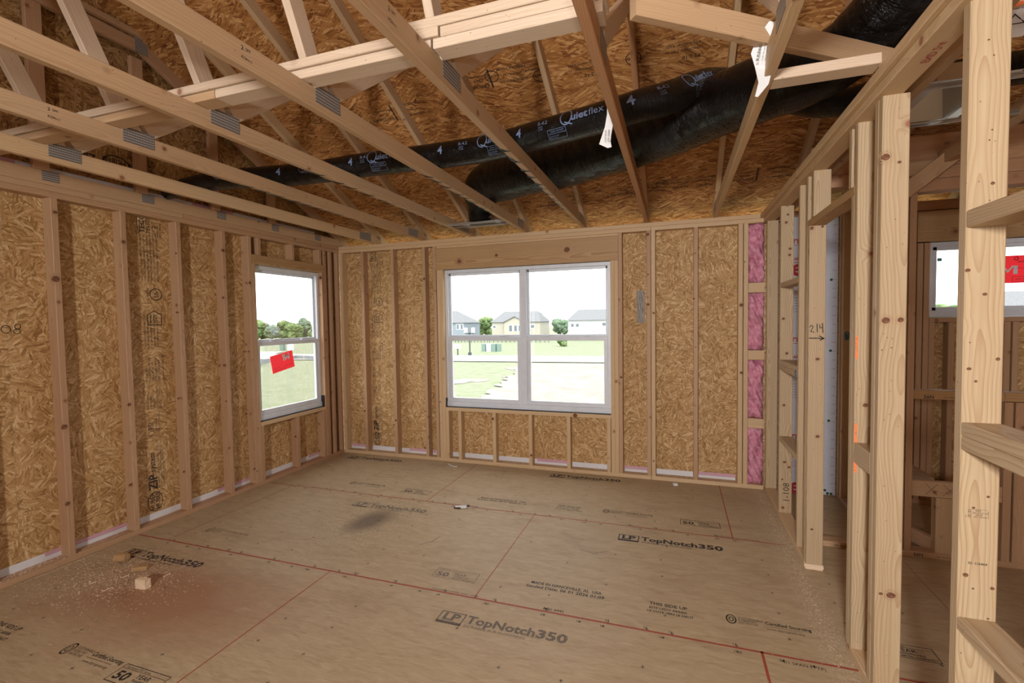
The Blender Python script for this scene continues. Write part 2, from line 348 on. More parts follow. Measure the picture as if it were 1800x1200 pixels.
_tc = {}
def glyphs(s, bold=0):
    k = (s, bold)
    if k not in _tc:
        c = bpy.data.curves.new('t', 'FONT'); c.body = s; c.size = 1; c.resolution_u = 2; c.offset = bold
        o = bpy.data.objects.new('t', c); me = bpy.data.meshes.new_from_object(o)
        _tc[k] = ([tuple(v.co[:2]) for v in me.vertices], [tuple(p.vertices) for p in me.polygons])
        bpy.data.objects.remove(o); bpy.data.curves.remove(c); bpy.data.meshes.remove(me)
    return _tc[k]
def flat(items):
    V, F = [], []
    def quadstrip(pts, lw, closed=False):
        n = len(pts)
        for i in range(n if closed else n-1):
            a = Vector(pts[i]); b = Vector(pts[(i+1) % n]); d = (b-a)
            if d.length < 1e-6: continue
            d.normalize(); nn = Vector((-d.y, d.x))*lw/2; a = a-d*lw/2; b = b+d*lw/2
            k = len(V); V.extend([tuple(a-nn), tuple(b-nn), tuple(b+nn), tuple(a+nn)]); F.append((k, k+1, k+2, k+3))
    for it in items:
        t = it[0]
        if t == 't':
            _, s, x, y, size = it[:5]; sx = it[5] if len(it) > 5 else 1; bold = it[6] if len(it) > 6 else 0
            v, f = glyphs(s, bold); k = len(V)
            V.extend([(x+a*size*sx, y+b*size) for a, b in v]); F.extend([tuple(i+k for i in p) for p in f])
        elif t == 'w':
            _, s, x, x2, y, size = it[:6]; bold = it[6] if len(it) > 6 else 0
            v, f = glyphs(s, bold); m0 = min(a for a, b in v); m1 = max(a for a, b in v); q = (x2-x)/(m1-m0); k = len(V)
            V.extend([(x+(a-m0)*q, y+b*size) for a, b in v]); F.extend([tuple(i+k for i in p) for p in f])
        elif t == 'r':
            _, x0, y0, x1, y1, lw = it; quadstrip([(x0, y0), (x1, y0), (x1, y1), (x0, y1)], lw, True)
        elif t == 'f':
            _, x0, y0, x1, y1 = it; k = len(V); V.extend([(x0, y0), (x1, y0), (x1, y1), (x0, y1)]); F.append((k, k+1, k+2, k+3))
        elif t == 'c':
            _, cx, cy, rx, ry, lw = it; n = 20; quadstrip([(cx+rx*math.cos(2*math.pi*i/n), cy+ry*math.sin(2*math.pi*i/n)) for i in range(n)], lw, True)
        elif t == 'd':
            _, cx, cy, rx, ry = it; n = 14; k = len(V); V.extend([(cx+rx*math.cos(2*math.pi*i/n), cy+ry*math.sin(2*math.pi*i/n)) for i in range(n)]); F.append(tuple(range(k, k+n)))
        elif t == 'l': quadstrip(it[1], it[2])
    return V, F
def prints(parent, o, ux, uy, items, mat='ink', lift=.0008, name='print', shape=None):
    V, F = flat(items); fr = frame(o, ux, uy)
    if shape: V3 = [shape(x, y) for x, y in V]; return mesh_obj(name, V3, F, M[mat], parent, Matrix())
    return mesh_obj(name, [(x, y, lift) for x, y in V], F, M[mat], parent, fr)

H = 2.467; P = .0381; D = .089; T = .012
floor = root('floor', (2, -2, 0), 'tan sanded subfloor sheets printed with black stamps', kind='structure')
rows = [(-1.13, .09, [-.09, 1.745, 4.175, 6.6, 9.0]), (-2.343, -1.13, [-.09, .297, 2.725, 5.155, 7.6, 9.0]),
        (-3.556, -2.343, [-.09, 1.745, 4.175, 6.6, 9.0]), (-4.77, -3.556, [-.09, .297, 2.725, 5.155, 7.6, 9.0]),
        (-8.2, -4.77, [-.09, 4.2, 9.0])]
FP = []
G = .0016
for y0, y1, xs in rows:
    for a, b in zip(xs, xs[1:]):
        FP.append((a, b, y0, y1, panel('floor_panel', floor, (a+G, y0+G, 0), (1, 0, 0), (0, 1, 0), b-a-2*G, y1-y0-2*G, .018, 'floor')))
box('subfloor_backing', floor, -.09, 9, -8.2, .09, -.06, -.0185, 'bark', 0)
def fpan(x, y):
    for a, b, c, d, o in FP:
        if a <= x <= b and c <= y <= d: return o
    return floor
def fprint(x, y, items, mat='ink', name='printed_stamp'):
    return prints(fpan(x, y), (x, y, 0), (1, 0, 0), (0, 1, 0), items, mat, name=name)
TN = [('r', 0, 0, .135, .092, .007), ('f', 0, 0, .135, .018), ('w', 'LP', .022, .116, .028, .078, .04),
      ('w', 'TopNotch', .152, .522, .032, .086, .032), ('w', '350', .530, .685, .032, .088, .036), ('w', 'DURABLE SUB-FLOORING', .158, .485, .0, .024, .012)]
for x, y, mt in [(2.615, -2.592, 'ink_faded'), (3.412, -1.378, 'ink'), (.205, -2.603, 'ink'), (1.172, -1.395, 'ink_faded'), (2.607, -.185, 'ink'), (.19, -.20, 'ink')]:
    fprint(x, y, TN, mt)
YR = [('r', 0, 0, .278, .10, .0035), ('l', [(0, .078), (.278, .078)], .002), ('t', 'TopNotch 350 Series', .012, .082, .018), ('t', '50', .015, .018, .065, 1.25, .03),
      ('t', 'YEAR', .125, .047, .034, 1, .01), ('t', 'TRANSFERABLE', .125, .028, .017, .9, .015), ('w', 'LIMITED WARRANTY', .125, .270, .008, .017, .015)]
for x, y, mt in [(2.382, -2.204, 'ink_faded'), (3.829, -.982, 'ink'), (1.400, -.994, 'ink_worn'), (1.411, -3.407, 'ink'), (4.640, -2.184, 'ink')]:
    fprint(x, y, YR, mt)
for x, y, tm, mt in [(2.965, -2.125, '01:09', 'ink'), (2.147, -.945, '01:10', 'ink_worn')]:
    fprint(x, y, [('w', 'MADE IN HANCEVILLE, AL  USA', .02, .435, .026, .037, .02), ('w', 'Sanded Date: 06 01 2026 '+tm, 0, .455, -.014, .038, .02)], mt)
for x, y, mt in [(3.65, -2.125, 'ink'), (2.845, -.92, 'ink_worn'), (.40, -3.34, 'ink_worn')]:
    fprint(x, y, [('w', 'THIS SIDE UP', .01, .205, .018, .037, .02), ('w', 'ESTE LADO ARRIBA', .012, .205, -.018, .026, .02), ('w', 'CE COTE VERS LE HAUT', 0, .235, -.050, .026, .02)], mt)
for x, y, mt in [(4.045, -2.16, 'ink'), (3.239, -.94, 'ink_worn'), (.79, -.95, 'ink_worn'), (1.0, -3.37, 'ink_worn'), (.42, -2.16, 'ink_faded')]:
    fprint(x, y, [('c', .022, .045, .022, .036, .006), ('c', .022, .045, .010, .018, .004), ('t', 'SUSTAINABLE', .055, .060, .021, .9), ('t', 'FORESTRY', .055, .040, .021, .9), ('t', 'INITIATIVE', .055, .020, .021, .9),
                  ('w', 'Certified Sourcing', .18, .385, .048, .034, .02), ('t', 'www.sfiprogram.org', .18, .006, .02), ('l', [(.17, .034), (.34, .034)], .002)], mt)
for x, y, mt in [(3.12, -2.325, 'ink')]: fprint(x, y, [('t', 'MILL #442', 0, 0, .026, 1, .01)], mt)
fprint(4.25, -2.39, [('t', '8/1 SPAN (TYP)', 0, 0, .026, 1)], 'ink_worn')
for x0, y in [(.5, -1.118), (1.9, -1.118), (4.05, -1.118), (2.45, -2.33)]: fprint(x0, y, [('t', 'STAGGER END JOINTS - LEAVE 1/8 GAP', 0, 0, .017, 1)], 'ink_worn')
k = 0
for y in (-1.13, -2.343):
    for sgn in (-1, 1):
        x = .35
        while x < 4.4:
            lab = ('16', '19.2', '24', '16', '12')[k % 5]; k += 1
            yy = y + (.012 if sgn > 0 else -.03)
            fprint(x, yy, [('t', lab, -.02, .004 if sgn > 0 else -.008, .022, 1, .01), ('l', [(-.007, 0), (.007, 0)], .003), ('l', [(0, -.007), (0, .007)], .003)], 'ink', 'spacing_mark')
            x += (.19, .12, .29, .33)[k % 4]
marks = [[] for _ in FP]
for i, (a, b, y0, y1, o) in enumerate(FP):
    if y0 < -3.6 or a > 5: continue
    it = []
    yy = y0+.15
    while yy < y1-.08:
        xx = a+.1
        while xx < b-.05:
            if R.random() < .5: px, py = xx-a+R.uniform(-.02, .02), yy-y0+R.uniform(-.01, .01); it += [('l', [(px-.008, py), (px+.008, py)], .003), ('l', [(px, py-.009), (px, py+.009)], .003)]
            xx += .3
        yy += .2
    prints(o, (a, y0, 0), (1, 0, 0), (0, 1, 0), it, 'ink', name='nail_marks')
def chalk(pts, lw=.006): prints(floor, (0, 0, 0), (1, 0, 0), (0, 1, 0), [('l', pts, lw)], 'red_line', .0009, 'chalk_line')
chalk([(-.0, -2.343), (5.0, -2.343)], .012); chalk([(.02, -1.13), (4.5, -1.13)], .010); chalk([(1.745, -1.13), (1.745, 0)], .007); chalk([(4.175, -1.13), (4.175, 0)], .007)
chalk([(2.725, -2.343), (2.725, -1.13)], .005); chalk([(.297, -2.343), (.297, -1.13)], .005); chalk([(1.745, -3.5), (1.745, -2.343)], .006); chalk([(4.175, -3.5), (4.175, -2.343)], .012)
prints(floor, (0, 0, 0), (1, 0, 0), (0, 1, 0), [('l', [(2.1, -1.86), (2.16, -1.80), (2.18, -1.70)], .006), ('l', [(1.02, -.42), (1.1, -.39), (1.2, -.40)], .006), ('l', [(1.98, -.30), (2.06, -.28), (2.10, -.33)], .007), ('l', [(3.18, -1.60), (3.28, -1.63), (3.36, -1.58)], .005)], 'ink_faded', .0009, 'scuff_marks')

# ================================================================== WALLS
# ---- left wall
wl = root('wall_left', (0, -2.5, 0), 'left stud wall with strand board sheathing and one window', kind='structure')
YE = -8.1
box('bottom_plate', wl, -D, 0, YE, 0, 0, P); box('top_plate', wl, -D, 0, YE, 0, H-2*P, H-P); box('top_plate', wl, -D, 0, YE, -1.9, H-P+.0005, H, 'spruce'); box('top_plate', wl, -D, 0, -1.897, D, H-P+.0005, H)
WY0, WY1 = -1.204, -.300
def lstud(y, z0=P, z1=H-2*P, mat='stud', t=P): return box('stud', wl, -D+.0005, -.0005, y, y+t, z0, z1, mat)
for i in range(-12, 4): lstud(-2.7732+.4064*i)
for y in (WY0-2*P, ): lstud(y)
lstud(WY0-P, P, 2.137); lstud(WY1, P, 2.137); lstud(WY1+P)
lstud(-.165); lstud(-.038-.001, mat='stud')
for y in (WY0-.002, -.741, WY1-P-.002): lstud(y, P, .572); 
lstud(WY0+.035, 2.2265); lstud(-.741, 2.2265); lstud(WY1-P+.005, 2.2265)
box('window_header', wl, -D+.0005, .001, WY0-P+.001, WY1+P-.001, 2.138, 2.226, 'header'); box('sill_plate', wl, -D, .001, WY0+.001, WY1-.001, .572, .610, 'fir')
XS = -D
for y0, y1 in [(-8.1, -6.0), (-5.995, -4.0), (-3.995, -2.98), (-2.977, -1.762), (-1.759, WY0-.002), (WY1+.002, .05)]:
    z0, z1 = -.05, 2.575
    o = panel('sheathing_panel', wl, (XS, y1, z0), (0, 0, 1), (0, -1, 0), z1-z0, y1-y0, T, 'osb_wall')
    if y0 == -2.977: ZP_left = o
    if y0 == -3.995: Z8 = o
panel('sheathing_panel', wl, (XS, WY1, -.05), (0, 0, 1), (0, -1, 0), .61+.05, WY1-WY0, T, 'osb_wall'); panel('sheathing_panel', wl, (XS, WY1, 2.137), (0, 0, 1), (0, -1, 0), 2.575-2.137, WY1-WY0, T, 'osb_wall')
for y0, y1, pk in [(-3.3, -2.86, 0), (-2.86, -2.74, 1), (-2.735, -2.30, 1), (-2.37, -1.93, 0), (-1.92, -1.62, 0), (-1.62, -1.50, 1), (-1.51, -1.2, 1), (-1.2, -.5, 0), (-.5, -.04, 1)]:
    box('seal_tape', wl, XS, XS+.004, y0, y1, P, .088 if not pk else .066, 'tape', .001)
    if pk: box('seal_tape', wl, XS, XS+.004, y0, y1, .0665, .092, 'tape_pink', .001)
# ---- back wall
wb = root('wall_back', (2.3, 0, 0), 'far stud wall with twin window and pink insulation', kind='structure')
XE = 4.552
box('bottom_plate', wb, 0, 3.5715, 0, D, 0, P, 'fir'); box('bottom_plate', wb, 3.5745, XE-.01, 0, D, 0, P, 'fir'); box('bottom_plate', wb, 4.65, 7.6, 0, D, 0, P)
box('top_plate', wb, 0, 3.5715, 0, D, H-2*P, H-P, 'fir'); box('top_plate', wb, 3.5745, 4.63, 0, D, H-2*P, H-P, 'fir'); box('top_plate', wb, .001, 4.505, 0, D, H-P+.0005, H, 'fir'); box('top_plate', wb, 4.64, 7.6, 0, D, H-2*P, H, 'stud')
def bstud(x, z0=P, z1=H-2*P, mat='stud', t=P): return box('stud', wb, x, x+t, .0005, D-.0005, z0, z1, mat)
X0, X1, SZ, HZ = 1.372, 3.190, .610, 2.130
bstud(.004, mat='fir')
for i in range(3): bstud(.3032+.4064*i)
bstud(1.2505)
for x in (X0-2*P, X0-P): bstud(x, P, HZ, 'fir')
for x in (X1, X1+P): bstud(x, P, HZ, 'fir')
bstud(X1+2*P+.0005, mat='stud')
bstud(X0+.0005, P, SZ-P, 'fir')
for i in range(3, 8): bstud(.3032+.4064*i, P, SZ-P, 'fir')
bstud(3.5335, mat='stud'); bstud(3.5745, mat='fir'); bstud(3.953); bstud(4.329, mat='fir'); bstud(4.3725, mat='fir')
box('window_header', wb, X0-2*P-.004, X1+2*P, 0, .038, HZ+.001, 2.366, 'header'); box('header_spacer', wb, X0-2*P, X1+2*P, 0.001, D-.001, 2.3665, H-2*P-.0005, 'fir'); box('window_header', wb, X0-2*P, X1+2*P, .05, D-.001, HZ+.001, 2.366, 'header')
box('sill_plate', wb, X0+.0005, X1-.0005, -.001, D, SZ-P, SZ, 'fir')
for z in (.555, 1.172, 1.775): box('blocking', wb, 4.4115, XE-.0105, .0005, D-.001, z, z+.088, 'fir')
YS = D
BPAN = []
for x0, x1 in [(-.09, .605), (.608, X0-.002), (X1+.002, 3.572), (3.575, 4.38)]:
    BPAN.append(panel('sheathing_panel', wb, (x1, YS, -.05), (0, 0, 1), (-1, 0, 0), H+.05, x1-x0, T, 'osb_wall'))
for x0, x1 in [(4.383, 5.2), (5.203, 5.775), (6.44, 7.6)]: panel('sheathing_panel', wb, (x1, YS, -.05), (0, 0, 1), (-1, 0, 0), H+.05, x1-x0, T, 'osb_wall')
panel('sheathing_panel', wb, (X1, YS, -.05), (0, 0, 1), (-1, 0, 0), SZ+.05, X1-X0, T, 'osb_wall'); panel('sheathing_panel', wb, (X1, YS, HZ), (0, 0, 1), (-1, 0, 0), H-HZ, X1-X0, T, 'osb_wall')
panel('sheathing_panel', wb, (6.44, YS, -.05), (0, 0, 1), (-1, 0, 0), 1.53+.05, 6.44-5.775, T, 'osb_wall'); panel('sheathing_panel', wb, (6.44, YS, 2.13), (0, 0, 1), (-1, 0, 0), H-2.13, 6.44-5.775, T, 'osb_wall')
for x0, x1, pk in [(0, .35, 1), (.35, .85, 0), (.85, 1.2, 1), (1.2, 1.45, 0), (1.45, 2.4, 0), (2.4, 2.75, 1), (2.75, 3.23, 0), (3.31, 3.53, 1), (3.614, 3.95, 0), (3.993, 4.32, 1)]:
    box('seal_tape', wb, x0, x1, YS-.004, YS, P, .062 if pk else .088, 'tape', .001)
    if pk: box('seal_tape', wb, x0, x1, YS-.004, YS, .0625, .093, 'tape_pink', .001)
# grey patch
o = prints(BPAN[2], (3.435, YS, 1.515), (1, 0, 0), (0, 0, 1), [('f', 0, 0, .074, .318)], 'paper', .001, 'grey_patch'); o.data.materials[0] = mat_noise2('weathered_patch', (.16, .14, .12), (.46, .43, .40), 14, .8, (6, .7, 1)); o['label'] = 'weathered grey strand on the sheathing'
# sawdust / chips lying on plates
def flecks(name, parent, n, fx, size, mat, label=None, kind='stuff'):
    V, F = [], []
    for i in range(n):
        x, y, z = fx(); s_ = R.uniform(.4, 1)*size; a = R.uniform(0, 6.28); l = s_*R.uniform(1, 2.4)
        dx, dy = math.cos(a)*l, math.sin(a)*l; ex, ey = -math.sin(a)*s_, math.cos(a)*s_; k = len(V)
        V += [(x-dx, y-dy, z), (x+dx, y+dy, z), (x+ex, y+ey, z+s_*.2), (x, y, z+s_*R.uniform(.4, 1.1))]
        F += [(k, k+1, k+3), (k+1, k+2, k+3), (k+2, k, k+3), (k, k+2, k+1)]
    o = mesh_obj(name, V, F, M[mat], parent)
    if kind: o['kind'] = kind
    if label: o['label'] = label
    return o
flecks('sawdust', wb, 1500, lambda: (R.uniform(.05, 4.2), R.uniform(.005, .07), P+.001), .0045, 'header', 'brown wood chips on the plate')
flecks('sawdust', wl, 700, lambda: (R.uniform(-.085, -.005), -3.3+abs(R.gauss(0, .4)), P+.001), .004, 'dust')

# ---- ZIP style prints on wall sheathing
def zip_items():
    it = [('c', 0, 0, .062, .05, .006)]
    it = [('c', .07, .055, .075, .056, .006), ('t', 'HUBER', .005, .060, .047, .95, .02), ('t', 'HUBER', .005, .020, .047, .95, .02)]
    it += [('t', 'ZIP', .165, .035, .09, .95, .035), ('t', 'system', .305, .045, .062, .9, .02), ('f', .17, .058, .30, .064)]
    for j, s_ in enumerate(('SELF-GAPPING EDGE WHEN PROPERLY INSTALLED', 'SPACE 1/8 IN UNLESS OTHERWISE INDICATED', 'WALL SHEATHING INSTALL THIS SIDE IN')):
        it.append(('t', s_, .17, .014-.019*j, .017, .95))
    it += [('t', 'FSI', .64, .045, .055, .9, .02), ('c', .61, .06, .018, .024, .004), ('t', 'MADE IN USA', .62, .015, .018), ('t', 'PRODUCT OF USA', .62, -.006, .018)]
    rowsA = ['STRUCTURAL', 'EXPOSURE 1', 'SPAN 24', '7/16 CATEGORY', 'PS 2-18']
    for j, s_ in enumerate(rowsA): it.append(('t', s_, .80, .07-.024*j, .022, .95, .006)); it.append(('t', rowsA[-1-j]+' 000', 1.02, .07-.024*j, .022, .95, .006))
    it += [('l', [(1.02, -.05), (1.22, -.05)], .003), ('l', [(1.04, -.06), (1.02, -.05), (1.04, -.04)], .003), ('l', [(1.20, -.06), (1.22, -.05), (1.20, -.04)], .003)]
    for j in range(5): it.append(('t', 'TO BE COVERED BY APPROVED CLADDING WITHIN', 1.28, .07-.024*j, .018, .62, .006))
    it += [('l', [(1.42+.04, .05), (1.54, .05), (1.57, .0), (1.54, -.055), (1.46, -.055), (1.46, .05)], .006), ('t', 'NGBS', 1.475, -.015, .03, .9), ('t', 'GREEN', 1.475, .02, .02)]
    it += [('c', 1.70, -.02, .045, .045, .006), ('t', 'UL', 1.677, -.035, .045, .9, .02), ('t', 'CLASSIFIED', 1.65, .035, .02)]
    for j in range(6): it.append(('t', 'WOOD STRUCTURAL PANEL COMPLIES WITH CODE REPORT', 1.80, .072-.024*j, .019, .68, .006))
    it += [('t', 'TECO', 2.17, .045, .055, 1.0, .03), ('t', 'TESTED', 2.17, .005, .04, 1.0, .02), ('l', [(2.16, .09), (2.25, .10), (2.33, .09)], .005)]
    for j in range(4): it.append(('t', 'PRP-133 MILL 0'+str(j), 2.15, -.022-.019*j, .018, .95, .006))
    return it
ZI = zip_items()
prints(ZP_left, (XS, -2.100, .105), (0, 0, 1), (0, -1, 0), ZI, 'ink_worn', .001, 'printed_text')
prints(BPAN[0], (.465, YS, .105), (0, 0, 1), (-1, 0, 0), ZI, 'ink_worn', .001, 'printed_text')
prints(Z8, (XS, -3.005, 1.52), (0, 1, 0), (0, 0, 1), [('c', .02, .028, .022, .024, .004), ('c', .072, .014, .017, .015, .004), ('c', .076, .045, .014, .015, .004)], 'ink', .001, 'handwriting')
prints(wl, (XS, -.235, 1.65), (0, 1, 0), (0, 0, 1), [('d', .045, .10, .022, .13)], 'blue_ink', .0015, 'blue_paint_mark')

# ---- partition (right) wall
wr = root('wall_right', (4.6, -2.5, 0), 'open stud partition on the right with a doorway', kind='structure')
XR = XE+D
box('bottom_plate', wr, XE, XR, -1.412, -.002, 0, P, 'fir'); box('bottom_plate', wr, XE, XR, -4.4, -2.19, 0, P, 'fir')
box('top_plate', wr, XE-.022, XR-.022, -6.0, -.002, H-2*P, H-P-.0005, 'fir'); box('top_plate', wr, XE-.042, XR-.042, -6.0, D, H-P, H, 'fir')
def rstud(yn, z0=P, z1=H-2*P, mat='post', t=P): return box('stud', wr, XE+.0005, XR-.0005, yn, yn+t, z0, z1, mat)
rstud(-.045); RS2 = rstud(-.62); RS3 = rstud(-1.213); RS4 = rstud(-1.452, P, 2.09); rstud(-1.41); rstud(-1.535, 2.131)
rstud(-2.2085, P, 2.09); R5 = rstud(-2.247); rstud(-2.17, 2.131)
R6a = rstud(-2.471); R6 = rstud(-2.510); R7 = rstud(-3.091); rstud(-3.52); rstud(-4.0)
box('door_header', wr, XE, XR, -2.208, -1.41, 2.092, 2.130, 'header')
def rung(y0, y1, z0, z1, mat='post'): return box('blocking', wr, XE+.0005, XR-.0005, y0, y1, z0, z1, mat)
rung(-1.174, -.622, 1.775, 1.812); RB = rung(-1.174, -.622, 1.150, 1.188); rung(-1.174, -.622, 1.189, 1.226); rung(-1.174, -.622, .598, .636)
rung(-3.48, -3.093, 1.785, 1.832); rung(-3.48, -3.093, 1.172, 1.2105); rung(-3.48, -3.093, 1.211, 1.249); rung(-3.48, -3.093, .657, .695)
rung(-2.432, -2.249, .895, .985)
# writings on studs
fx = (1, 0, 0); fz = (0, 0, 1)
prints(RS4, (XE, -1.452, 1.46), fx, fz, [('l', [(.006, .028), (.014, .040), (.024, .030), (.012, .002), (.030, -.003)], .004), ('l', [(.044, .045), (.046, 0)], .005), ('l', [(.058, .042), (.060, .022), (.072, .026)], .004), ('l', [(.072, .050), (.075, -.004)], .005)], 'ink', .001, 'handwritten_number')
prints(RS4, (XE, -1.452, 1.42), fx, fz, [('l', [(.006, .002), (.078, .0)], .006), ('l', [(.058, .014), (.080, .0), (.062, -.010)], .006)], 'ink', .001, 'handwritten_arrow')
prints(R7, (XE, -3.091, .85), fx, fz, [('t', 'ID: 106464', .022, .0, .0095, 1, .01)], 'ink', .0008, 'printed_stamp')
prints(R7, (XE, -3.091, .985), fx, fz, [('r', .020, -.003, .026, .020, .0006), ('t', 'S-P-F', .036, .0155, .006), ('t', 'No.2 KD-HT', .030, .0095, .006, 1.1), ('t', '1/4" EE', .036, .0038, .0055), ('t', '191 NLGA', .032, -.002, .006, 1.1), ('l', [(.028, .021), (.062, .021)], .0006), ('l', [(.064, .018), (.064, -.003)], .0006), ('t', 'M', .0205, .012, .006), ('t', 'B', .0205, 0, .006)], 'ink', .0008, 'printed_stamp')
prints(R5, (XE, -2.247, .85), fx, fz, [('f', .002, 0, .012, .22)], 'orange_paint', .001, 'orange_paint_mark'); prints(R5, (XE, -2.247, 1.36), fx, fz, [('f', .002, 0, .011, .10)], 'orange_paint', .001, 'orange_paint_mark')
prints(RB, (XE, -1.12, 1.155), (0, -1, 0), fz, [('d', .02, .02, .03, .028)], 'blue_ink', .0012, 'blue_paint_mark')
prints(RS2, (XE, -.62, .10), fz, (-1, 0, 0), [('t', '1-108', .02, -.07, .06, 1.1)], 'ink_worn', .001, 'handwriting')
prints(wr, (XE+.05, -2.75, H-2*P), (0, -1, 0), (1, 0, 0), [('t', 'END 2-4', 0, -.03, .035, 1)], 'red_ink', -.0012, 'red_stamp')
flecks('sawdust', wr, 900, lambda: (4.50+R.gauss(0, .03), R.uniform(-2.6, -.1), .001), .003, 'dust', 'sawdust along the plate')

# ---- rooms behind the partition
wc = root('wall_closet', (5.1, -.3, 0), 'short stud wall beyond the white foam board', kind='structure')
box('bottom_plate', wc, 5.10, 5.19, -1.0, -.001, 0, P); box('top_plate', wc, 5.10, 5.19, -1.0, -.001, H-2*P, H)
for y in (-.045, -.13, -.42, -.82): box('stud', wc, 5.1005, 5.1895, y, y+P, P, H-2*P, 'fir')
prints(wc, (5.1005, -.13, 1.35), (1, 0, 0), (0, 0, 1), [('d', .03, .04, .02, .04)], 'blue_ink', .0012, 'blue_paint_mark')
wt = root('wall_inner', (5.3, -1.05, 0), 'low framed opening inside the dark side room', kind='structure')
box('bottom_plate', wt, 4.645, 7.5, -1.07, -.981, 0, P, 'stud')
prints(wt, (5.24, -1.07, .01), fx, fz, [('t', '56N', 0, 0, .026, 1.1, .02), ('t', '2x4  06-05-14', .12, .004, .014)], 'ink', .001, 'printed_stamp'); prints(wt, (4.80, -1.07, .01), fx, fz, [('t', 'SPF  06 05 14', 0, 0, .018)], 'ink', .001, 'printed_stamp')
for x in (5.145, 5.188): box('stud', wt, x, x+P, -1.07, -.981, P, 2.39)
box('stud', wt, 5.68, 5.72, -1.07, -.981, P, 1.016); box('stud', wt, 5.73, 5.80, -1.07, -.981, P, 1.016); box('stud', wt, 6.5, 6.54, -1.07, -.981, P, 2.39)
o = box('rail', wt, 5.226, 5.68, -1.06, -.99, 1.018, 1.075, 'header'); box('rail', wt, 5.682, 6.5, -1.06, -.99, 1.018, 1.075, 'header')
prints(o, (5.28, -1.06, 1.025), fx, fz, [('t', '56N', 0, 0, .028, 1.1, .02), ('t', '2x4 / 06.05.14', .10, .004, .015)], 'ink', .001, 'printed_stamp')
o = box('rail', wt, 5.226, 5.72, -1.06, -1.02, .395, .495, 'spruce')
prints(o, (5.30, -1.06, .40), fx, fz, [('l', [(0, .01), (.06, .08)], .002), ('l', [(.0, .08), (.06, .01)], .002), ('l', [(.09, .01), (.16, .08)], .002), ('l', [(.09, .08), (.16, .01)], .002)], 'ink', .001, 'pencil_marks')
box('stud', wt, 5.355, 5.44, -1.06, -1.0, P, .394, 'spruce'); box('stud', wt, 5.19, 5.262, -.80, -.76, P, .38, 'spruce')
beam('kicker', wt, (5.20, -.80, .12), (5.38, -1.0, .06), .09, .04, (0, 0, 1), 'stud')
panel('platform', wt, (5.195, -.985, .50), (1, 0, 0), (0, 1, 0), .18, .97, .018, 'ply')
box('top_plate', wt, 4.65, 7.5, -1.07, -.981, 2.391, H, 'stud')
o = box('rim_board', wt, 4.65, 7.5, -1.055, -1.017, 2.469, 2.665, 'stud'); box('header_plate', wt, 5.226, 7.5, -1.07, -.981, 2.315, 2.390, 'stud'); box('block', wt, 5.16, 5.29, -1.096, -1.058, 2.41, 2.50, 'spruce')
prints(o, (5.36, -1.055, 2.56), (1, 0, 0), (0, 0, 1), [('t', '2x8 SPF', 0, 0, .03), ('t', 'KD HT', 0, .035, .02)], 'ink', .001, 'printed_stamp')
beam('brace', wt, (5.12, -1.12, 2.30), (5.56, -1.12, 2.66), .089, .038, (0, 0, 1), 'spruce')
# back wall continuing behind
for x in (5.545, 5.602, 5.648, 5.693): bstud(x, P, H-2*P if x < 5.61 else 2.13)
bstud(5.733, P, 1.49); 
for x in (5.86, 6.21, 6.26): bstud(x, P, 1.49)
bstud(6.45, P, 2.13); bstud(6.49); bstud(6.9); bstud(7.3)
box('sill_plate', wb, 5.733, 6.45, 0, D, 1.491, 1.529, 'stud'); box('window_header', wb, 5.645, 6.49, .0, .04, 2.14, 2.385, 'header'); box('window_header', wb, 5.645, 6.49, .045, D, 2.14, 2.385, 'header')
# outer shell outside the view
we = root('wall_far', (7.6, -4, 0), 'outer wall beyond the side room', kind='structure')
panel('sheathing_panel', we, (7.6, -8.1, -.05), (0, 0, 1), (0, 1, 0), 5.5, 8.2, T, 'osb_gable')
for i in range(20): box('stud', we, 7.51, 7.598, -8+.4064*i, -8+.4064*i+P, 0, H)
wf = root('wall_front', (3, -8.1, 0), 'stud wall behind the camera', kind='structure')
panel('sheathing_panel', wf, (0, -8.1, -.05), (0, 0, 1), (1, 0, 0), H+.3, 7.6, T, 'osb_wall')
for i in range(19): box('stud', wf, .3+.4064*i, .3+.4064*i+P, -8.1, -8.011, 0, H)

# ================================================================== ROOF
SL = .4955; Z0 = 2.533
cs = 1/math.sqrt(1+SL*SL); sn = SL*cs
ceil = root('ceiling', (2.5, -2, 2.6), 'sloping strand board roof deck seen from below', kind='structure')
RZ = lambda y: Z0+.0995-SL*y
ys = [.40, -.71, -1.80, -2.89, -3.98, -4.75]
RP = []
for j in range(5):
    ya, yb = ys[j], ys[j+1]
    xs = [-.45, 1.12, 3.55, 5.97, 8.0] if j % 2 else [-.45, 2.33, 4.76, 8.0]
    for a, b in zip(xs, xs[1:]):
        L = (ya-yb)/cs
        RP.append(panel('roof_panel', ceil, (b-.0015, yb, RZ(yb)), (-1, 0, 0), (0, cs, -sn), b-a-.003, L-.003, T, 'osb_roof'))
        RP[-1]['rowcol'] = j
panel('roof_panel', ceil, (-.45, -8.9, RZ(-4.75)-SL*4.15), (1, 0, 0), (0, cs, sn), 8.45, 4.15/cs, T, 'osb_roof').matrix_basis
def rprint(x, y, items, mat='ink_worn'):
    prints(ceil, (x, y, RZ(y)), (-1, 0, 0), (0, cs, -sn), items, mat, .0012, 'printed_text')
RT = [('f', 0, -.06, .014, .09), ('t', 'EXPOSURE 1', .03, .05, .035, 1.2, .02), ('t', '32/16', .06, .005, .035, 1, .02), ('l', [(.02, -.02), (.16, -.02)], .006), ('t', '000', .30, -.03, .04, 1.1, .02), ('t', 'SIZED FOR SPACING', -.26, .05, .028, .8, .02), ('t', 'TC 7/16 CAT', -.22, .0, .028, .8, .02), ('t', 'THIS SIDE DOWN', -.26, -.05, .028, .9, .02)]
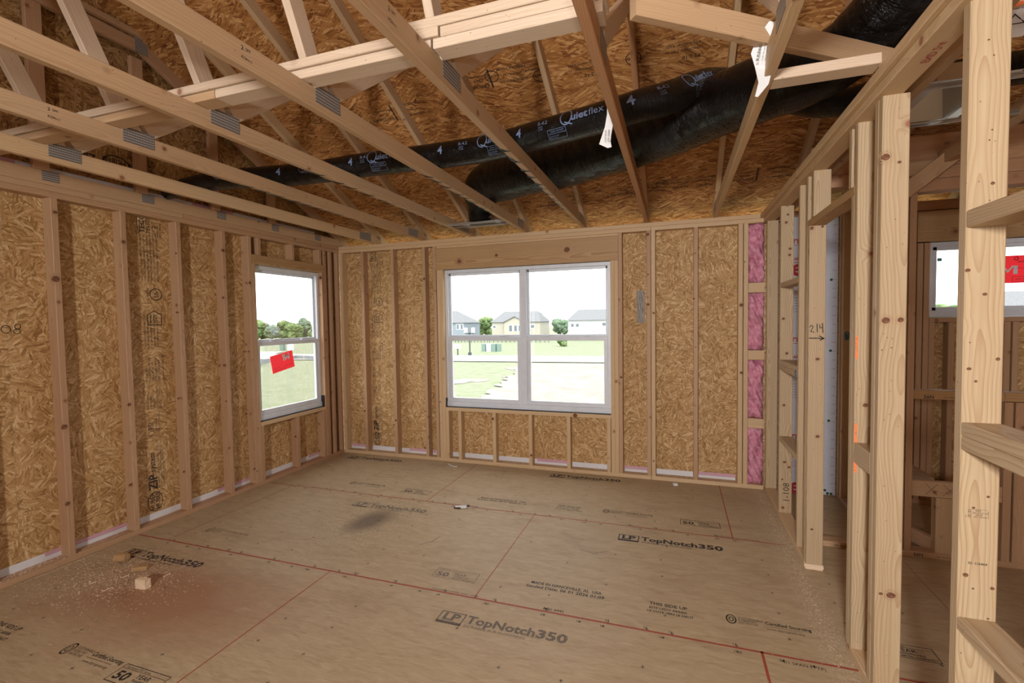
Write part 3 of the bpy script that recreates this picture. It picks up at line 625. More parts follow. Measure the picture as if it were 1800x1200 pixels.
RT2 = [('t', 'PS 2-10', 0, .05, .036, 1, .02), ('t', 'THICKNESS 0.451 IN', 0, .0, .024, 1, .01), ('t', 'STRENGTH AXIS', 0, -.04, .024, 1.2, .01), ('c', .42, .0, .05, .045, .006), ('t', 'TECO', .385, -.012, .03, 1, .01)]
for x, y in [(2.52, -1.42), (1.62, -1.30), (3.95, -1.36), (3.30, -1.36)]: rprint(x, y, RT if x < 3 else RT2)
rprint(2.95, -1.42, RT2); rprint(1.30, -1.35, RT2)
for x, y in [(2.75, -.17), (4.45, -.25), (3.45, -.22)]: rprint(x, y, RT)
for x, y in [(1.75, -.17), (4.1, -.24), (3.9, -.24), (1.05, -.2)]: rprint(x, y, RT2)
for ya in (-1.8,): prints(ceil, (0, ya, RZ(ya)), (-1, 0, 0), (0, cs, -sn), [('l', [(-3.4, 0), (0, 0)], .006)], 'teal', .0012, 'green_edge_line')

def truss(x, name, label, mat='spruce', plates=True, yend=-6.2):
    r = root(name, (x, 0, H), label, 'truss', 'roof trusses over the room')
    y0 = .089
    # bottom chord
    box('bottom_chord', r, x, x+P, yend, y0-.03, H+.0005, H+D, mat)
    # top chord
    def tz(y): return Z0+.0498-SL*y
    beam('top_chord', r, (x+P/2, .42, tz(.42)), (x+P/2, -4.70, tz(-4.70)), P, .0885, (1, 0, 0), mat)
    # webs
    zt = H+D
    a = Vector((x+P/2, -2.945, zt-.012)); 
    ex = -1.76; beam('web', r, (x+P/2, -2.93-.0, zt+.03), (x+P/2, ex, zt+.03+.73*(-2.93-ex)*-1), P-.001, .088, (1, 0, 0), 'white_wood')
    beam('web', r, (x+P/2, -3.005, zt-.0), (x+P/2, -3.70, zt+1.50), P-.001, .088, (1, 0, 0), 'white_wood')
    if plates:
        for sx in (x-.0012, x+P+.0002):
            panel('connector_plate', r, (sx+.001, -2.895, H+.030), (0, 0, 1), (0, -1, 0), .078, .155, .001, 'plate').data.materials
            panel('connector_plate', r, (sx+.001, -.12, H+.012), (0, 0, 1), (0, -1, 0), .08, .20, .001, 'plate')
    return r
xi = lambda i: .502+.603*i
names = ['first ceiling truss from the window corner, beside the left wall', 'second truss from the left wall, printed plate over white brace', 'third truss from the left wall, its heel left of the metal air boot',
         'fourth truss from the left wall, heel right of the metal air boot', 'fifth truss from the left wall, crossing where both black ducts part', 'orange-grained truss left of the hanging paper strip over the ducts', 'truss nearest the partition with a curled paper label on its chord']
TR = []
for i in range(7): TR.append(truss(xi(i), 'roof_truss', names[i], 'orange' if i == 5 else ('fir' if i in (0, 6) else 'spruce')))
for i, lb in ((7, 'dark truss just beyond the partition, beside the air boot'), (8, 'truss second beyond the partition above the side room'), (9, 'truss third beyond the partition above the side room')): truss(xi(i), 'roof_truss', lb, 'spruce', False)
# printed marks on truss faces
def cprint(i, y, items): prints(TR[i], (xi(i)+P, y, H+.045), (0, 1, 0), (0, 0, 1), items, 'ink', .0008, 'printed_stamp')
S2 = [('t', '2', .0, .012, .022, 1, .01), ('t', 'SPF', .018, .014, .016), ('t', 'KD', 0, -.018, .016), ('t', 'No.2', .02, -.018, .013)]
cprint(3, -3.42, S2); cprint(4, -3.42, S2); cprint(1, -3.36, S2)
# dark streaks drawn flat on chord undersides
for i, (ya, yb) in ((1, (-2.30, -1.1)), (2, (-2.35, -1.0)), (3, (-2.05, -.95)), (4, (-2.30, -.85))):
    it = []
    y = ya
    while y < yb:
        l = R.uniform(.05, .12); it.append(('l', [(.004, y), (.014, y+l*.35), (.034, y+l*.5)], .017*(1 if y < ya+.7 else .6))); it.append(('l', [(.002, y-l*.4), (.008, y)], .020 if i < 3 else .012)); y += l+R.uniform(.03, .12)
    o = prints(TR[i], (xi(i), 0, H), (1, 0, 0), (0, 1, 0), it, 'near_black', -.0012, 'dark_streak'); o['label'] = 'black streaks under the chord'; o['kind'] = 'stuff'
# gable truss
g = root('gable_truss', (-.02, 0, H), 'flat studded gable truss standing on the left wall plate', 'truss')
box('bottom_chord', g, -P, -.0005, -6.2, .06, H+.0005, H+D, 'spruce')
beam('top_chord', g, (-P/2, .40, Z0+.0498-SL*.4), (-P/2, -2.16, Z0+.0498+SL*2.16), P, .0885, (1, 0, 0), 'stud')
box('flat_chord', g, -P, 0, -6.0, -2.185, 3.605, 3.693, 'stud'); box('cap_board', g, -.01, .03, -6.0, -2.13, 3.705, 3.745, 'stud')
for yc in (-.93, -1.55, -2.16, -2.765, -3.375): box('gable_stud', g, -P+.001, -.002, yc-.085, yc, H+D+.001, min(Z0-SL*yc-.05, 3.60), 'stud')
panel('connector_plate', g, (.0012, -2.12, 3.60), (0, 0, 1), (0, -1, 0), .11, .09, .001, 'plate')
for yc in (-2.72, -2.12, -1.5, -.9, -.3): panel('connector_plate', g, (.0012, yc, H+.025), (0, 0, 1), (0, -1, 0), .06, .09, .001, 'plate')
for y0, y1, pk in [(-3.2, -2.9, 1), (-2.9, -2.2, 0), (-2.2, -1.75, 0), (-1.75, -1.35, 1), (-1.35, -.3, 0)]: box('seal_tape', wl, XS+.0005, XS+.006, y0, y1, 2.555, 2.60, 'tape_pink' if pk else 'tape', .001)
# gable sheathing (sloping top)
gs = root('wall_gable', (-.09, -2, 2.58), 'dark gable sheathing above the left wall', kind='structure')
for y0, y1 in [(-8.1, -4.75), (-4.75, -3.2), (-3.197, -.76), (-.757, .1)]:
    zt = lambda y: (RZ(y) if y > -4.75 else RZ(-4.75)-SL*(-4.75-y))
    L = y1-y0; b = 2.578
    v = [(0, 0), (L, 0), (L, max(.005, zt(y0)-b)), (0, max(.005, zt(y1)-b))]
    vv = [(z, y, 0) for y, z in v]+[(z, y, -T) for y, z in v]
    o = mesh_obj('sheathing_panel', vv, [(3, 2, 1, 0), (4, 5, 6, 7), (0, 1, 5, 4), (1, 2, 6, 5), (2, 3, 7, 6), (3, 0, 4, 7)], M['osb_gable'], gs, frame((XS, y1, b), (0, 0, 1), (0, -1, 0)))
HB = [('c', .07, .055, .09, .060, .009), ('t', 'HUBER', .005, .060, .050, .98, .02), ('t', 'HUBER', .005, .018, .050, .98, .02), ('t', 'ZIP', .20, .03, .07, 1, .03), ('t', 'system', .33, .04, .05, .9, .02)]
prints(gs, (XS, -2.25, 2.80), (0, -1, 0), (0, 0, -1), HB, 'ink_worn', .0012, 'printed_text')
for yy in (-2.05, -1.55, -1.25, -.85): prints(gs, (XS, yy, 2.78), (0, -1, 0), (0, 0, -1), [('t', s_, 0, .04-.035*j, .028, .95, .01) for j, s_ in enumerate(('WALL SHEATHING', 'SPACE 1/8 INCH', 'EXPOSURE 1', 'PS 2-18  000'))], 'ink_worn', .0012, 'printed_text')

# ================================================================== BRACES
def brace(label, parts):
    pts = parts[0]; r = root('brace', pts[1], label, 'lumber', 'loose boards tying the roof trusses')
    for nm, a, b, w_, h_, sd, mt in parts: beam(nm, r, a, b, w_, h_, sd, mt)
    return r
ZB = H+D
def board(label, x0, x1, y0, y1, z0, z1, mt):
    o = box('lateral_brace', None, x0, x1, y0, y1, z0, z1, mt); return tag(o, label, 'lumber', 'boards tying the roof trusses')
board('flat pale board across the truss tops ending at the fourth truss', .02, 1.87, -3.13, -3.042, ZB+.001, ZB+P, 'spruce')
board('pale board laid across the middle trusses, shorter middle piece', 0.30, 2.98, -3.140, -3.052, ZB+P+.0015, ZB+2*P, 'white_wood')
board('light board spanning the first three trusses under the stacked one', 1.875, 2.945, -3.13, -3.042, ZB+.001, ZB+P, 'white_wood')
board('doubled white board at the top centre ending beside the orange truss', 2.955, 3.575, -3.13, -3.042, ZB+.001, ZB+P, 'white_wood')
board('upper white board of the doubled pair at top centre', 2.985, 3.585, -3.13, -3.042, ZB+P+.0015, ZB+2*P, 'white_wood')
board('topmost thin white board over the doubled pair at top centre', 2.78, 3.585, -3.135, -3.047, ZB+2*P+.0015, ZB+3*P, 'white_wood')
o = beam('diagonal_brace', None, (3.665, -3.055, ZB+.046), (4.66, -2.30, ZB+.046), .038, .088, (.6, -.8, 0), 'spruce'); tag(o, 'long slanted board running to the partition plate, cracked along its face', 'lumber', 'boards tying the roof trusses')
o = box('backing_block', None, xi(6)+P+.001, 4.508, -2.625, -2.537, H+.001, H+P+.002, 'white_wood'); tag(o, 'short pale block between the last truss and the partition plate', 'lumber', 'boards tying the roof trusses')

# ================================================================== DUCTS
def duct_curve(pts, n=None):
    P_ = [Vector(p[:3]) for p in pts]; rr = [p[3] for p in pts]; out = []
    Q = [P_[0]*2-P_[1]]+P_+[P_[-1]*2-P_[-2]]; q = [rr[0]]+rr+[rr[-1]]
    for i in range(1, len(Q)-2):
        L = (Q[i+1]-Q[i]).length; k = max(3, int(L/.02))
        for j in range(k):
            t = j/k; t2 = t*t; t3 = t2*t
            p = .5*((2*Q[i])+(-Q[i-1]+Q[i+1])*t+(2*Q[i-1]-5*Q[i]+4*Q[i+1]-Q[i+2])*t2+(-Q[i-1]+3*Q[i]-3*Q[i+1]+Q[i+2])*t3)
            out.append((p, q[i]*(1-t)+q[i+1]*t))
    out.append((P_[-1], rr[-1])); return out
def make_duct(name, label, pts, amp, seed, group='flexible ducts'):
    c = duct_curve(pts); n = len(c); NS = 32; V, F, UV = [], [], []; rnd = random.Random(seed)
    ph = [rnd.uniform(0, 6.28) for _ in range(20)]; s = 0; fr = []
    up_ = None
    for i, (p, r) in enumerate(c):
        t = (c[min(i+1, n-1)][0]-c[max(i-1, 0)][0]).normalized()
        if up_ is None: up_ = Vector((0, 0, 1)) if abs(t.z) < .9 else Vector((0, -1, 0))
        up_ = (up_-t*up_.dot(t)).normalized(); sd = t.cross(up_)
        if i: s += (p-c[i-1][0]).length
        fr.append((s, p, t, up_.copy(), sd, r)); jr = rnd.uniform(-1, 1)
        for k in range(NS):
            a = 2*math.pi*k/NS
            w_ = math.sin(s*38+ph[0]+2*math.sin(a+ph[1]))*.5+math.sin(s*71+ph[2]+3*math.sin(a*2+ph[3]))*.35+math.sin(s*9+a*2+ph[4])*.8+jr*.3*math.sin(a*3+ph[5])
            rad = r*(1+amp*w_); q = p+(up_*math.cos(a)+sd*math.sin(a))*rad; V.append(tuple(q)); UV.append((s, k/NS))
        if i:
            b0, b1 = (i-1)*NS, i*NS
            for k in range(NS): F.append((b0+k, b0+(k+1) % NS, b1+(k+1) % NS, b1+k))
    F.append(tuple(range(NS))); F.append(tuple(reversed(range((n-1)*NS, n*NS))))
    o = mesh_obj(name, V, F, M['duct'], None, Matrix(), True, UV)
    tag(o, label, 'duct', group); return o, fr
ZC = ZB
DA, frA = make_duct('flexible_duct', 'thin black duct with pale printing lying across all the trusses',
    [(.006, -2.02, 2.602, .050), (.10, -2.03, 2.612, .058), (.30, -2.05, ZC+.064, .064), (.652, -2.06, ZC+.07, .069), (1.08, -1.97, ZC+.074, .073), (1.352, -1.93, ZC+.077, .076), (1.764, -1.93, ZC+.079, .078), (2.45, -1.90, ZC+.081, .080), (2.745, -1.92, ZC+.082, .081), (3.06, -2.0, ZC+.082, .081), (3.374, -2.09, ZC+.082, .081), (3.594, -2.11, 2.662, .082), (3.777, -2.0, 2.735, .083), (3.95, -1.78, 2.87, .083), (4.123, -1.60, 2.92, .082), (4.34, -1.58, 2.84, .078), (4.50, -1.66, 2.73, .072), (4.66, -1.76, 2.672, .070), (5.0, -1.75, 2.72, .075), (5.4, -1.75, 2.72, .075)], .012, 3)
DB, frB = make_duct('flexible_duct', 'thick wrinkled black duct bending down to the metal air boot by the twin window',
    [(2.06, -.50, 2.50, .128), (2.06, -.52, 2.60, .130), (2.09, -.60, 2.68, .150), (2.22, -.80, 2.745, .172), (2.50, -.99, ZC+.178, .177), (2.95, -1.15, ZC+.172, .171), (3.265, -1.30, ZC+.170, .168), (3.53, -1.44, ZC+.172, .170), (3.83, -1.64, ZC+.168, .165), (4.06, -1.86, ZC+.162, .160), (4.25, -1.99, ZC+.158, .155), (4.42, -2.0, 2.745, .150), (4.58, -2.01, 2.82, .150), (4.69, -2.17, 2.89, .155), (4.74, -2.5, 2.95, .16), (4.8, -3.1, 3.1, .16)], .016, 9)
def dprint(par, fr, s0, phi0, items, mat='duct_ink', lift=.005, name='printed_text'):
    """print wrapped on a duct: x = along, y = up around the skin"""
    def sh(x, y):
        s_ = s0+x; i = min(range(len(fr)), key=lambda j: abs(fr[j][0]-s_)); s1, p, t, u, sd, r = fr[i]; p = p+t*(s_-s1)
        a = phi0+y/r
        out = sd*math.cos(a)+u*math.sin(a)
        return tuple(p+out*(r+lift))
    return prints(par, (0, 0, 0), (1, 0, 0), (0, 1, 0), items, mat, name=name, shape=sh)
def s_at(fr, x):
    return min(fr, key=lambda f: abs(f[1].x-x))[0]
Q = [('c', .035, .032, .034, .040, .006), ('l', [(.03, .004), (.07, -.012)], .006), ('w', 'uiet', .066, .158, .006, .052, .03), ('w', 'flex', .163, .245, .006, .052)]
LB = [('r', 0, -.02, .115, .03, .0015), ('t', 'CLASS 1 AIR DUCT', .02, .017, .010), ('t', 'MEETS NFPA 90A 90B STANDARD', .008, .006, .009, .8), ('t', 'UL181 LISTED FLEXIBLE', .004, -.006, .008, .8), ('t', 'MADE IN U.S.A.', .004, -.015, .008)]
RP4 = [('t', 'R-4.2', 0, .012, .030, 1, .015), ('t', 'ASTM', .005, -.003, .012), ('t', 'C-518', .005, -.015, .012)]
up0 = .02
for x4, xr, xq, xl in ((1.10, None, .62, None), (1.70, 1.80, 1.28, 1.88), (2.36, 2.50, 1.86, 2.72), (2.95, 3.08, 2.66, 3.15), (3.56, 3.68, 3.22, None), (None, None, 3.80, 3.84)):
    if x4: dprint(DA, frA, s_at(frA, x4), up0-.1, [('t', '4', 0, -.012, .066, .95, .03)])
    if xr: dprint(DA, frA, s_at(frA, xr), up0, RP4)
    if xq: dprint(DA, frA, s_at(frA, xq), up0-.15, Q)
    if xl: dprint(DA, frA, s_at(frA, xl), up0-.70, LB)
o = dprint(DB, frB, s_at(frB, 3.86), -.75, [('l', [(q_*.015, 0) for q_ in range(11)], .024)], 'paper', .014, 'tape_label'); o['label'] = 'small white strip'
dprint(DA, frA, s_at(frA, 4.50), .1, [('l', [(.03*math.cos(a), .03*math.sin(a)), (.006*math.cos(a), .006*math.sin(a))], .006) for a in [k*math.pi/7 for k in range(8)]])
# air boots
def boot(label, cx, cy, rot, hw, hd, rails, z=H):
    r = root('air_boot', (cx, cy, z), label, 'air boot', 'metal register boots')
    fw = .045
    for nm, x0, x1, y0, y1 in (('flange', -hw, hw, -hd, -hd+fw), ('flange', -hw, hw, hd-fw, hd), ('flange', -hw, -hw+fw, -hd+fw, hd-fw), ('flange', hw-fw, hw, -hd+fw, hd-fw)):
        box(nm, r, cx+x0, cx+x1, cy+y0, cy+y1, z-.001, z+.002, 'metal', 0)
    iw, idp = hw-fw, hd-fw; V = [(sx*iw, sy*idp, 0) for sx, sy in ((-1, -1), (1, -1), (1, 1), (-1, 1))]+[(sx*iw*.6, sy*idp*.6, .12) for sx, sy in ((-1, -1), (1, -1), (1, 1), (-1, 1))]
    V += [(x*1.02, y*1.02, zz) for x, y, zz in V]
    F = [(0, 1, 5, 4), (1, 2, 6, 5), (2, 3, 7, 6), (3, 0, 4, 7), (8, 12, 13, 9), (9, 13, 14, 10), (10, 14, 15, 11), (11, 15, 12, 8), (4, 5, 6, 7), (12, 15, 14, 13)]
    mesh_obj('funnel', V, F, M['metal'], r, Matrix.Translation((cx, cy, z)))
    for y, xa, xb in rails:
        box('hanger_rail', r, xa, xb, y-.012, y+.012, z+.0025, z+.009, 'metal', .001); box('hanger_rail', r, xa, xb, y-.002, y+.002, z-.012, z+.002, 'metal', .0005)
        for q_ in (xa+.07, cx-hw*.5, cx+hw*.5, xb-.07): mesh_obj('screw', [(.006*math.cos(k), .006*math.sin(k), 0) for k in [i*math.pi/3 for i in range(6)]]+[(0, 0, -.004)], [(i, (i+1) % 6, 6) for i in range(6)], M['metal'], r, Matrix.Translation((q_, y, z-.0015)))
    return r
b1 = boot('metal air boot hung under the thick duct near the twin window', 2.06, -.50, 0, .19, .115, ((-.475, xi(2)+P, xi(3)), (-.585, xi(2)+P, xi(3))), H+.012)
V = []; F = []
for j, (r_, z_) in enumerate(((.125, .02), (.14, .03), (.14, .055), (.125, .065))):
    for k in range(24): a = k*math.pi/12; V.append((r_*math.cos(a), r_*math.sin(a)*.85, z_))
for j in range(3):
    for k in range(24): F.append((j*24+k, j*24+(k+1) % 24, j*24+24+(k+1) % 24, j*24+24+k))
mesh_obj('foil_collar', V, F, M['foil'], b1, Matrix.Translation((2.06, -.50, H+.02)), True)
boot('shiny metal air boot hung above the side room beyond the partition', 4.93, -2.03, 0, .15, .27, ((-2.25, xi(7)+P, xi(8)), (-1.80, xi(7)+P, xi(8))), H+.03)

# hanging paper tags
def ribbon(name, parent, pts, wv, mat, label=None):
    V, F = [], []
    for (p, w_) in pts:
        p = Vector(p); V += [tuple(p-Vector(wv)*w_/2), tuple(p+Vector(wv)*w_/2)]
    for i in range(len(pts)-1): F.append((2*i, 2*i+1, 2*i+3, 2*i+2))
    V2 = [(x, y+.0012, z) for x, y, z in V]; n = len(V); F += [tuple(i+n for i in reversed(f)) for f in F]
    o = mesh_obj(name, V+V2, F, M[mat], parent)
    return o
t1 = ribbon('paper_tag', TR[5], [((3.50, -2.36, 2.62), .028), ((3.497, -2.33, 2.56), .034), ((3.487, -2.31, 2.51), .040), ((3.470, -2.29, 2.465), .050), ((3.462, -2.28, 2.44), .058), ((3.485, -2.275, 2.415), .02)], (.98, 0, .12), 'paper'); t1['label'] = 'narrow white paper strip hanging from the chord'
prints(t1, (3.478, -2.312, 2.43), (.05, 0, 1), (-1, 0, .05), [('t', 'JOB 106464', 0, -.01, .012), ('t', 'ROOF TRUSS', 0, .006, .010)], 'ink', .002, 'printed_text')
t2 = ribbon('paper_tag', TR[6], [((4.135, -2.75, 2.62), .03), ((4.105, -2.72, 2.575), .05), ((4.10, -2.70, 2.535), .07), ((4.115, -2.68, 2.49), .065), ((4.12, -2.65, 2.45), .04), ((4.10, -2.62, 2.415), .012)], (.9, .1, -.25), 'paper'); t2['label'] = 'curled white paper label on the chord'
prints(t2, (4.09, -2.725, 2.50), (.2, -.1, 1), (-1, 0, .2), [('t', 'BUILDING', .0, .0, .013, 1, .02), ('t', 'TRUSS T04  24 IN OC', .0, -.014, .007), ('t', 'HANDLING NOTICE', 0, -.024, .007)], 'ink', .004, 'printed_text')
pl = ribbon('warning_card', None, [((4.925, -2.52, 2.72), .10), ((4.935, -2.50, 2.64), .10), ((4.945, -2.49, 2.57), .09), ((4.955, -2.48, 2.545), .05)], (1, 0, 0), 'paper'); tag(pl, 'white card with an orange band hanging at the top right edge', 'card')
prints(pl, (4.89, -2.52, 2.63), (1, 0, 0), (0, .1, 1), [('f', 0, 0, .10, .018)], 'orange_paint', .006, 'orange_band')
prints(pl, (4.90, -2.50, 2.57), (1, 0, 0), (0, .1, 1), [('l', [(.02, .01), (.045, .045), (.07, .01), (.02, .01)], .004), ('t', 'CAUTION', .0, .062, .015)], 'ink', .006, 'printed_text')

# ================================================================== WINDOWS
def window(name, label, o, ux, uz_in, Wd, Ht, units, rail, frame_w=.035, sash=.038, depth=.07, hung=True):
    """o: lower corner at the inside face; ux along the wall; uz_in: inward normal"""
    ux = Vector(ux); n = Vector(uz_in); z = Vector((0, 0, 1)); r = root(name, o, label, kind='structure')
    base = Vector(o)
    def bx(nm, a0, a1, z0, z1, d0, d1, mat='vinyl', c=.003):
        p0 = base+ux*a0+z*z0-n*d0; p1 = base+ux*a1+z*z1-n*d1
        return box(nm, r, min(p0.x, p1.x), max(p0.x, p1.x), min(p0.y, p1.y), max(p0.y, p1.y), min(p0.z, p1.z), max(p0.z, p1.z), mat, c)
    bx('frame_head', 0, Wd, Ht-frame_w, Ht, 0, depth); bx('frame_sill', 0, Wd, 0, frame_w*1.5, -.012, depth)
    bx('frame_jamb', 0, frame_w, frame_w*1.5, Ht-frame_w, 0, depth); bx('frame_jamb', Wd-frame_w, Wd, frame_w*1.5, Ht-frame_w, 0, depth)
    edges = [(0, Wd)] if units == 1 else [(0, Wd/2), (Wd/2, Wd)]
    if units == 2: bx('mullion', Wd/2-.035, Wd/2+.035, frame_w*1.5, Ht-frame_w, -.004, depth)
    for k, (a, b) in enumerate(edges):
        a += frame_w if k == 0 else .035; b -= frame_w if (k == len(edges)-1) else .035
        if hung:
            # upper sash, set back
            u0 = rail
            for q, (p0, p1) in enumerate(((a, a+.022), (b-.022, b))): bx('sash_stile', p0, p1, u0, Ht-frame_w, .034, .058)
            bx('sash_rail', a, b, Ht-frame_w-.028, Ht-frame_w, .034, .058); bx('meeting_rail', a, b, u0, u0+.028, .030, .058)
            bx('pane', a+.02, b-.02, u0+.02, Ht-frame_w-.02, .045, .048, 'glass', 0)
            l0 = frame_w*1.5
            for p0, p1 in ((a, a+sash), (b-sash, b)): bx('sash_stile', p0, p1, l0, rail+.006, .004, .032)
            bx('sash_rail', a, b, l0, l0+.045, .002, .034); bx('meeting_rail', a, b, rail-.034, rail+.008, .0, .034)
            bx('pane', a+sash-.004, b-sash+.004, l0+.04, rail-.03, .016, .019, 'glass', 0)
            for f in (.25, .75):
                c_ = a+(b-a)*f; bx('sash_lock', c_-.03, c_+.03, rail+.008, rail+.022, .006, .028, 'vinyl', .004)
        else:
            for p0, p1 in ((a, a+.03), (b-.03, b)): bx('sash_stile', p0, p1, frame_w*1.5, Ht-frame_w, .01, .05)
            bx('sash_rail', a, b, Ht-frame_w-.03, Ht-frame_w, .01, .05); bx('sash_rail', a, b, frame_w*1.5, frame_w*1.5+.03, .01, .05)
            bx('pane', a+.02, b-.02, frame_w*1.5+.02, Ht-frame_w-.02, .03, .033, 'glass', 0)
    return r, bx
w2, bx2 = window('window_2', 'white twin sash window in the far wall', (X0-.004, .052, SZ+.006), (1, 0, 0), (0, -1, 0), X1-X0+.004, HZ-SZ-.008, 2, .765)
box('flashing', w2, X0+.001, X1-.001, .012, D, SZ+.0005, SZ+.006, 'membrane', 0); box('flashing', w2, X0+.0005, X0+.005, .014, .05, SZ+.006, SZ+.10, 'membrane', 0)
w1, bx1 = window('window_1', 'white single sash window in the left wall', (-.052, WY0, SZ+.006), (0, 1, 0), (1, 0, 0), WY1-WY0, 2.137-SZ-.012, 1, .765)
box('flashing', w1, -D, -.012, WY0+.001, WY1-.001, SZ+.0005, SZ+.006, 'membrane', 0); box('flashing', w1, -.05, -.012, WY1-.012, WY1-.0005, SZ+.006, SZ+.13, 'membrane', 0)
w3, bx3 = window('window_3', 'small white window high in the side room', (5.735, .052, 1.532), (1, 0, 0), (0, -1, 0), .712, .605, 1, .3, hung=False)
# stickers on glass
st = prints(w1, (-.066, -.99, 1.115), (0, .985, .17), (0, -.17, .985), [('f', 0, -.06, .30, .12)], 'red', .0035, 'red_sticker'); st['label'] = 'red sticker with white letters'
def mi(par, o, ux, uy): prints(par, o, ux, uy, [('t', 'MI', 0, 0, .095, 1, .03), ('f', .092, 0, .104, .012)], 'paper', .005, 'sticker_letters')
mi(st, (-.066, -.76, 1.26), (0, -.985, -.17), (0, .17, -.985))
prints(st, (-.066, -.97, 1.075), (0, .985, .17), (0, -.17, .985), [('t', 'CAUTION FRAGILE GLASS', .02, .0, .012), ('t', 'REMOVE LABEL AFTER', .16, .022, .010), ('t', 'INSTALLATION', .02, .025, .010)], 'ink', .005, 'sticker_print')
hz = prints(w1, (-.098, -.93, 1.53), (0, .75, -.65), (0, .65, .75), [('d', 0, 0, 1, .36)], 'glare_layer', .001, 'painted_glare'); hz.scale = (.16, .16, 1)  # pale glare painted over the left window's pane
s3 = prints(w3, (6.235, .08, 1.79), (1, 0, 0), (0, 0, 1), [('f', 0, 0, .25, .215)], 'red', .004, 'red_sticker'); s3['label'] = 'red sticker with dark print'
prints(s3, (6.235, .08, 1.79), (1, 0, 0), (0, 0, 1), [('l', [(0, .12), (.02, .09), (.05, .13)], .012), ('f', .055, .07, .08, .135)], 'paper', .006, 'sticker_letters')
prints(s3, (6.285, .08, 1.80), (1, 0, 0), (0, 0, 1), [('r', 0, 0, .19, .04, .002), ('c', .02, .18, .012, .012, .004), ('t', 'CAUTION HANDLE WITH CARE', 0, .10, .013), ('t', 'GLASS PRODUCT', .03, .15, .018, 1, .02), ('t', 'REMOVE', .02, .015, .014)], 'ink', .006, 'sticker_print')
prints(w3, (5.806, .08, 1.985), (1, 0, 0), (0, 0, 1), [('f', 0, 0, .033, .027)], 'teal', .004, 'teal_sticker')
# ================================================================== INSULATION BATTS, FOAM BOARD
def batt(z0, z1, label, sd, group='pink insulation pieces in the narrow bay'):
    rnd = random.Random(sd); nx, nz = 14, 44; x0, x1 = 4.412, XE-.012; V, F = [], []
    ph = [rnd.uniform(0, 6.3) for _ in range(9)]
    for j in range(nz+1):
        for i in range(nx+1):
            u, v_ = i/nx, j/nz; x = x0+(x1-x0)*u; z = z0+(z1-z0)*v_
            e = min(u, 1-u)*6; e = min(1, e); e2 = min(1, min(v_, 1-v_)*14)
            d = .016*math.sin(u*7+ph[0]+2*math.sin(v_*5+ph[1]))+.012*math.sin(v_*23+ph[2]+u*5)+.008*math.sin(u*19+v_*31+ph[3])+rnd.uniform(-.004, .004)
            V.append((x, .018+d-(.012*(e*e2))+(1-e)*.012+(1-e2)*.02, z))
    n = len(V); V += [(x, .086, z) for x, y, z in V]
    for j in range(nz):
        for i in range(nx):
            a = j*(nx+1)+i; F.append((a, a+1, a+nx+2, a+nx+1)); F.append((n+a, n+a+nx+1, n+a+nx+2, n+a+1))
    for j in range(nz): a = j*(nx+1); F.append((a, a+nx+1, n+a+nx+1, n+a)); a += nx; F.append((a, n+a, n+a+nx+1, a+nx+1))
    for i in range(nx): F.append((i, n+i, n+i+1, i+1)); a = nz*(nx+1)+i; F.append((a, a+1, n+a+1, n+a))
    o = mesh_obj('insulation_batt', V, F, M['batt'], None, Matrix(), True); return tag(o, label, 'insulation', group)
batt(P+.002, .553, 'lowest pink fluffy batt between studs, standing on the floor plate', 1)
batt(.645, 1.170, 'second pink batt up, between the two lower wooden blocks', 2)
batt(1.262, 1.773, 'third pink batt up, between the two upper wooden blocks', 3)
batt(1.865, 2.388, 'topmost pink batt tucked under the top plate', 4)
fb = root('foam_board', (4.87, 0, .01), 'white foam barrier board with red ruler ticks and lettering behind the partition', 'board')
panel('board', fb, (4.655, -.012, .012), (1, 0, 0), (0, 0, 1), .438, 2.40, .012, 'white_sheet')
it = [('l', [(.40, z), (.428, z)], .0025) for z in [.10+.0762*k for k in range(30)]]
for zz in (.33, 1.18, 2.03):
    it += [('t', 'BARRIER', .11-.02, zz, .035, 1, .03), ('t', 'THERMAL', .09, zz-.026, .02, 1, .02), ('l', [(.02, zz+.13), (.20, zz+.13)], .004), ('t', 'Barrier', .02, zz+.145, .08, 1, .02)]
    for j in range(4): it.append(('t', 'FIRE AND WEATHER RATED', .03, zz-.06-.016*j, .010))
prints(fb, (4.655, -.012, .012), (1, 0, 0), (0, 0, 1), it, 'red_ink', .0008, 'printed_text')
prints(fb, (4.655, -.012, .012), (1, 0, 0), (0, 0, 1), [('t', 'e', .085, 1.90, .20, 1, .03)], 'red_ink', .0009, 'printed_letter'); prints(fb, (4.655, -.012, .012), (1, 0, 0), (0, 0, 1), [('t', 'e', .085, -.01, .20, 1, .03)], 'red_ink', .0009, 'printed_letter')
prints(fb, (4.655, -.012, .012), (1, 0, 0), (0, 0, 1), [('t', s_, .10, 1.70-.024*j, .016) for j, s_ in enumerate(('Report', '47 09', '47 06', '47 09', '47 07', '47 10'))]+[('t', s_, .10, .95-.024*j, .016) for j, s_ in enumerate(('Report', '47 09', '47 06', '47 09', '47 07', '47 10'))], 'ink', .0009, 'printed_text')
for x, z in ((5.045, 1.863), (5.045, 1.26), (5.038, .657), (5.015, .05), (5.035, .024), (5.062, .022), (4.72, 1.26)):
    V = [(.011*math.cos(k*math.pi/5), .011*math.sin(k*math.pi/5), zz) for zz in (0, .003) for k in range(10)]+[(0, 0, .003)]
    mesh_obj('cap_nail', V, [(k, (k+1) % 10, 10+(k+1) % 10, 10+k) for k in range(10)]+[(10+k, 10+(k+1) % 10, 20) for k in range(10)], M['green'], fb, frame((x, -.012, z), (1, 0, 0), (0, 0, 1)))

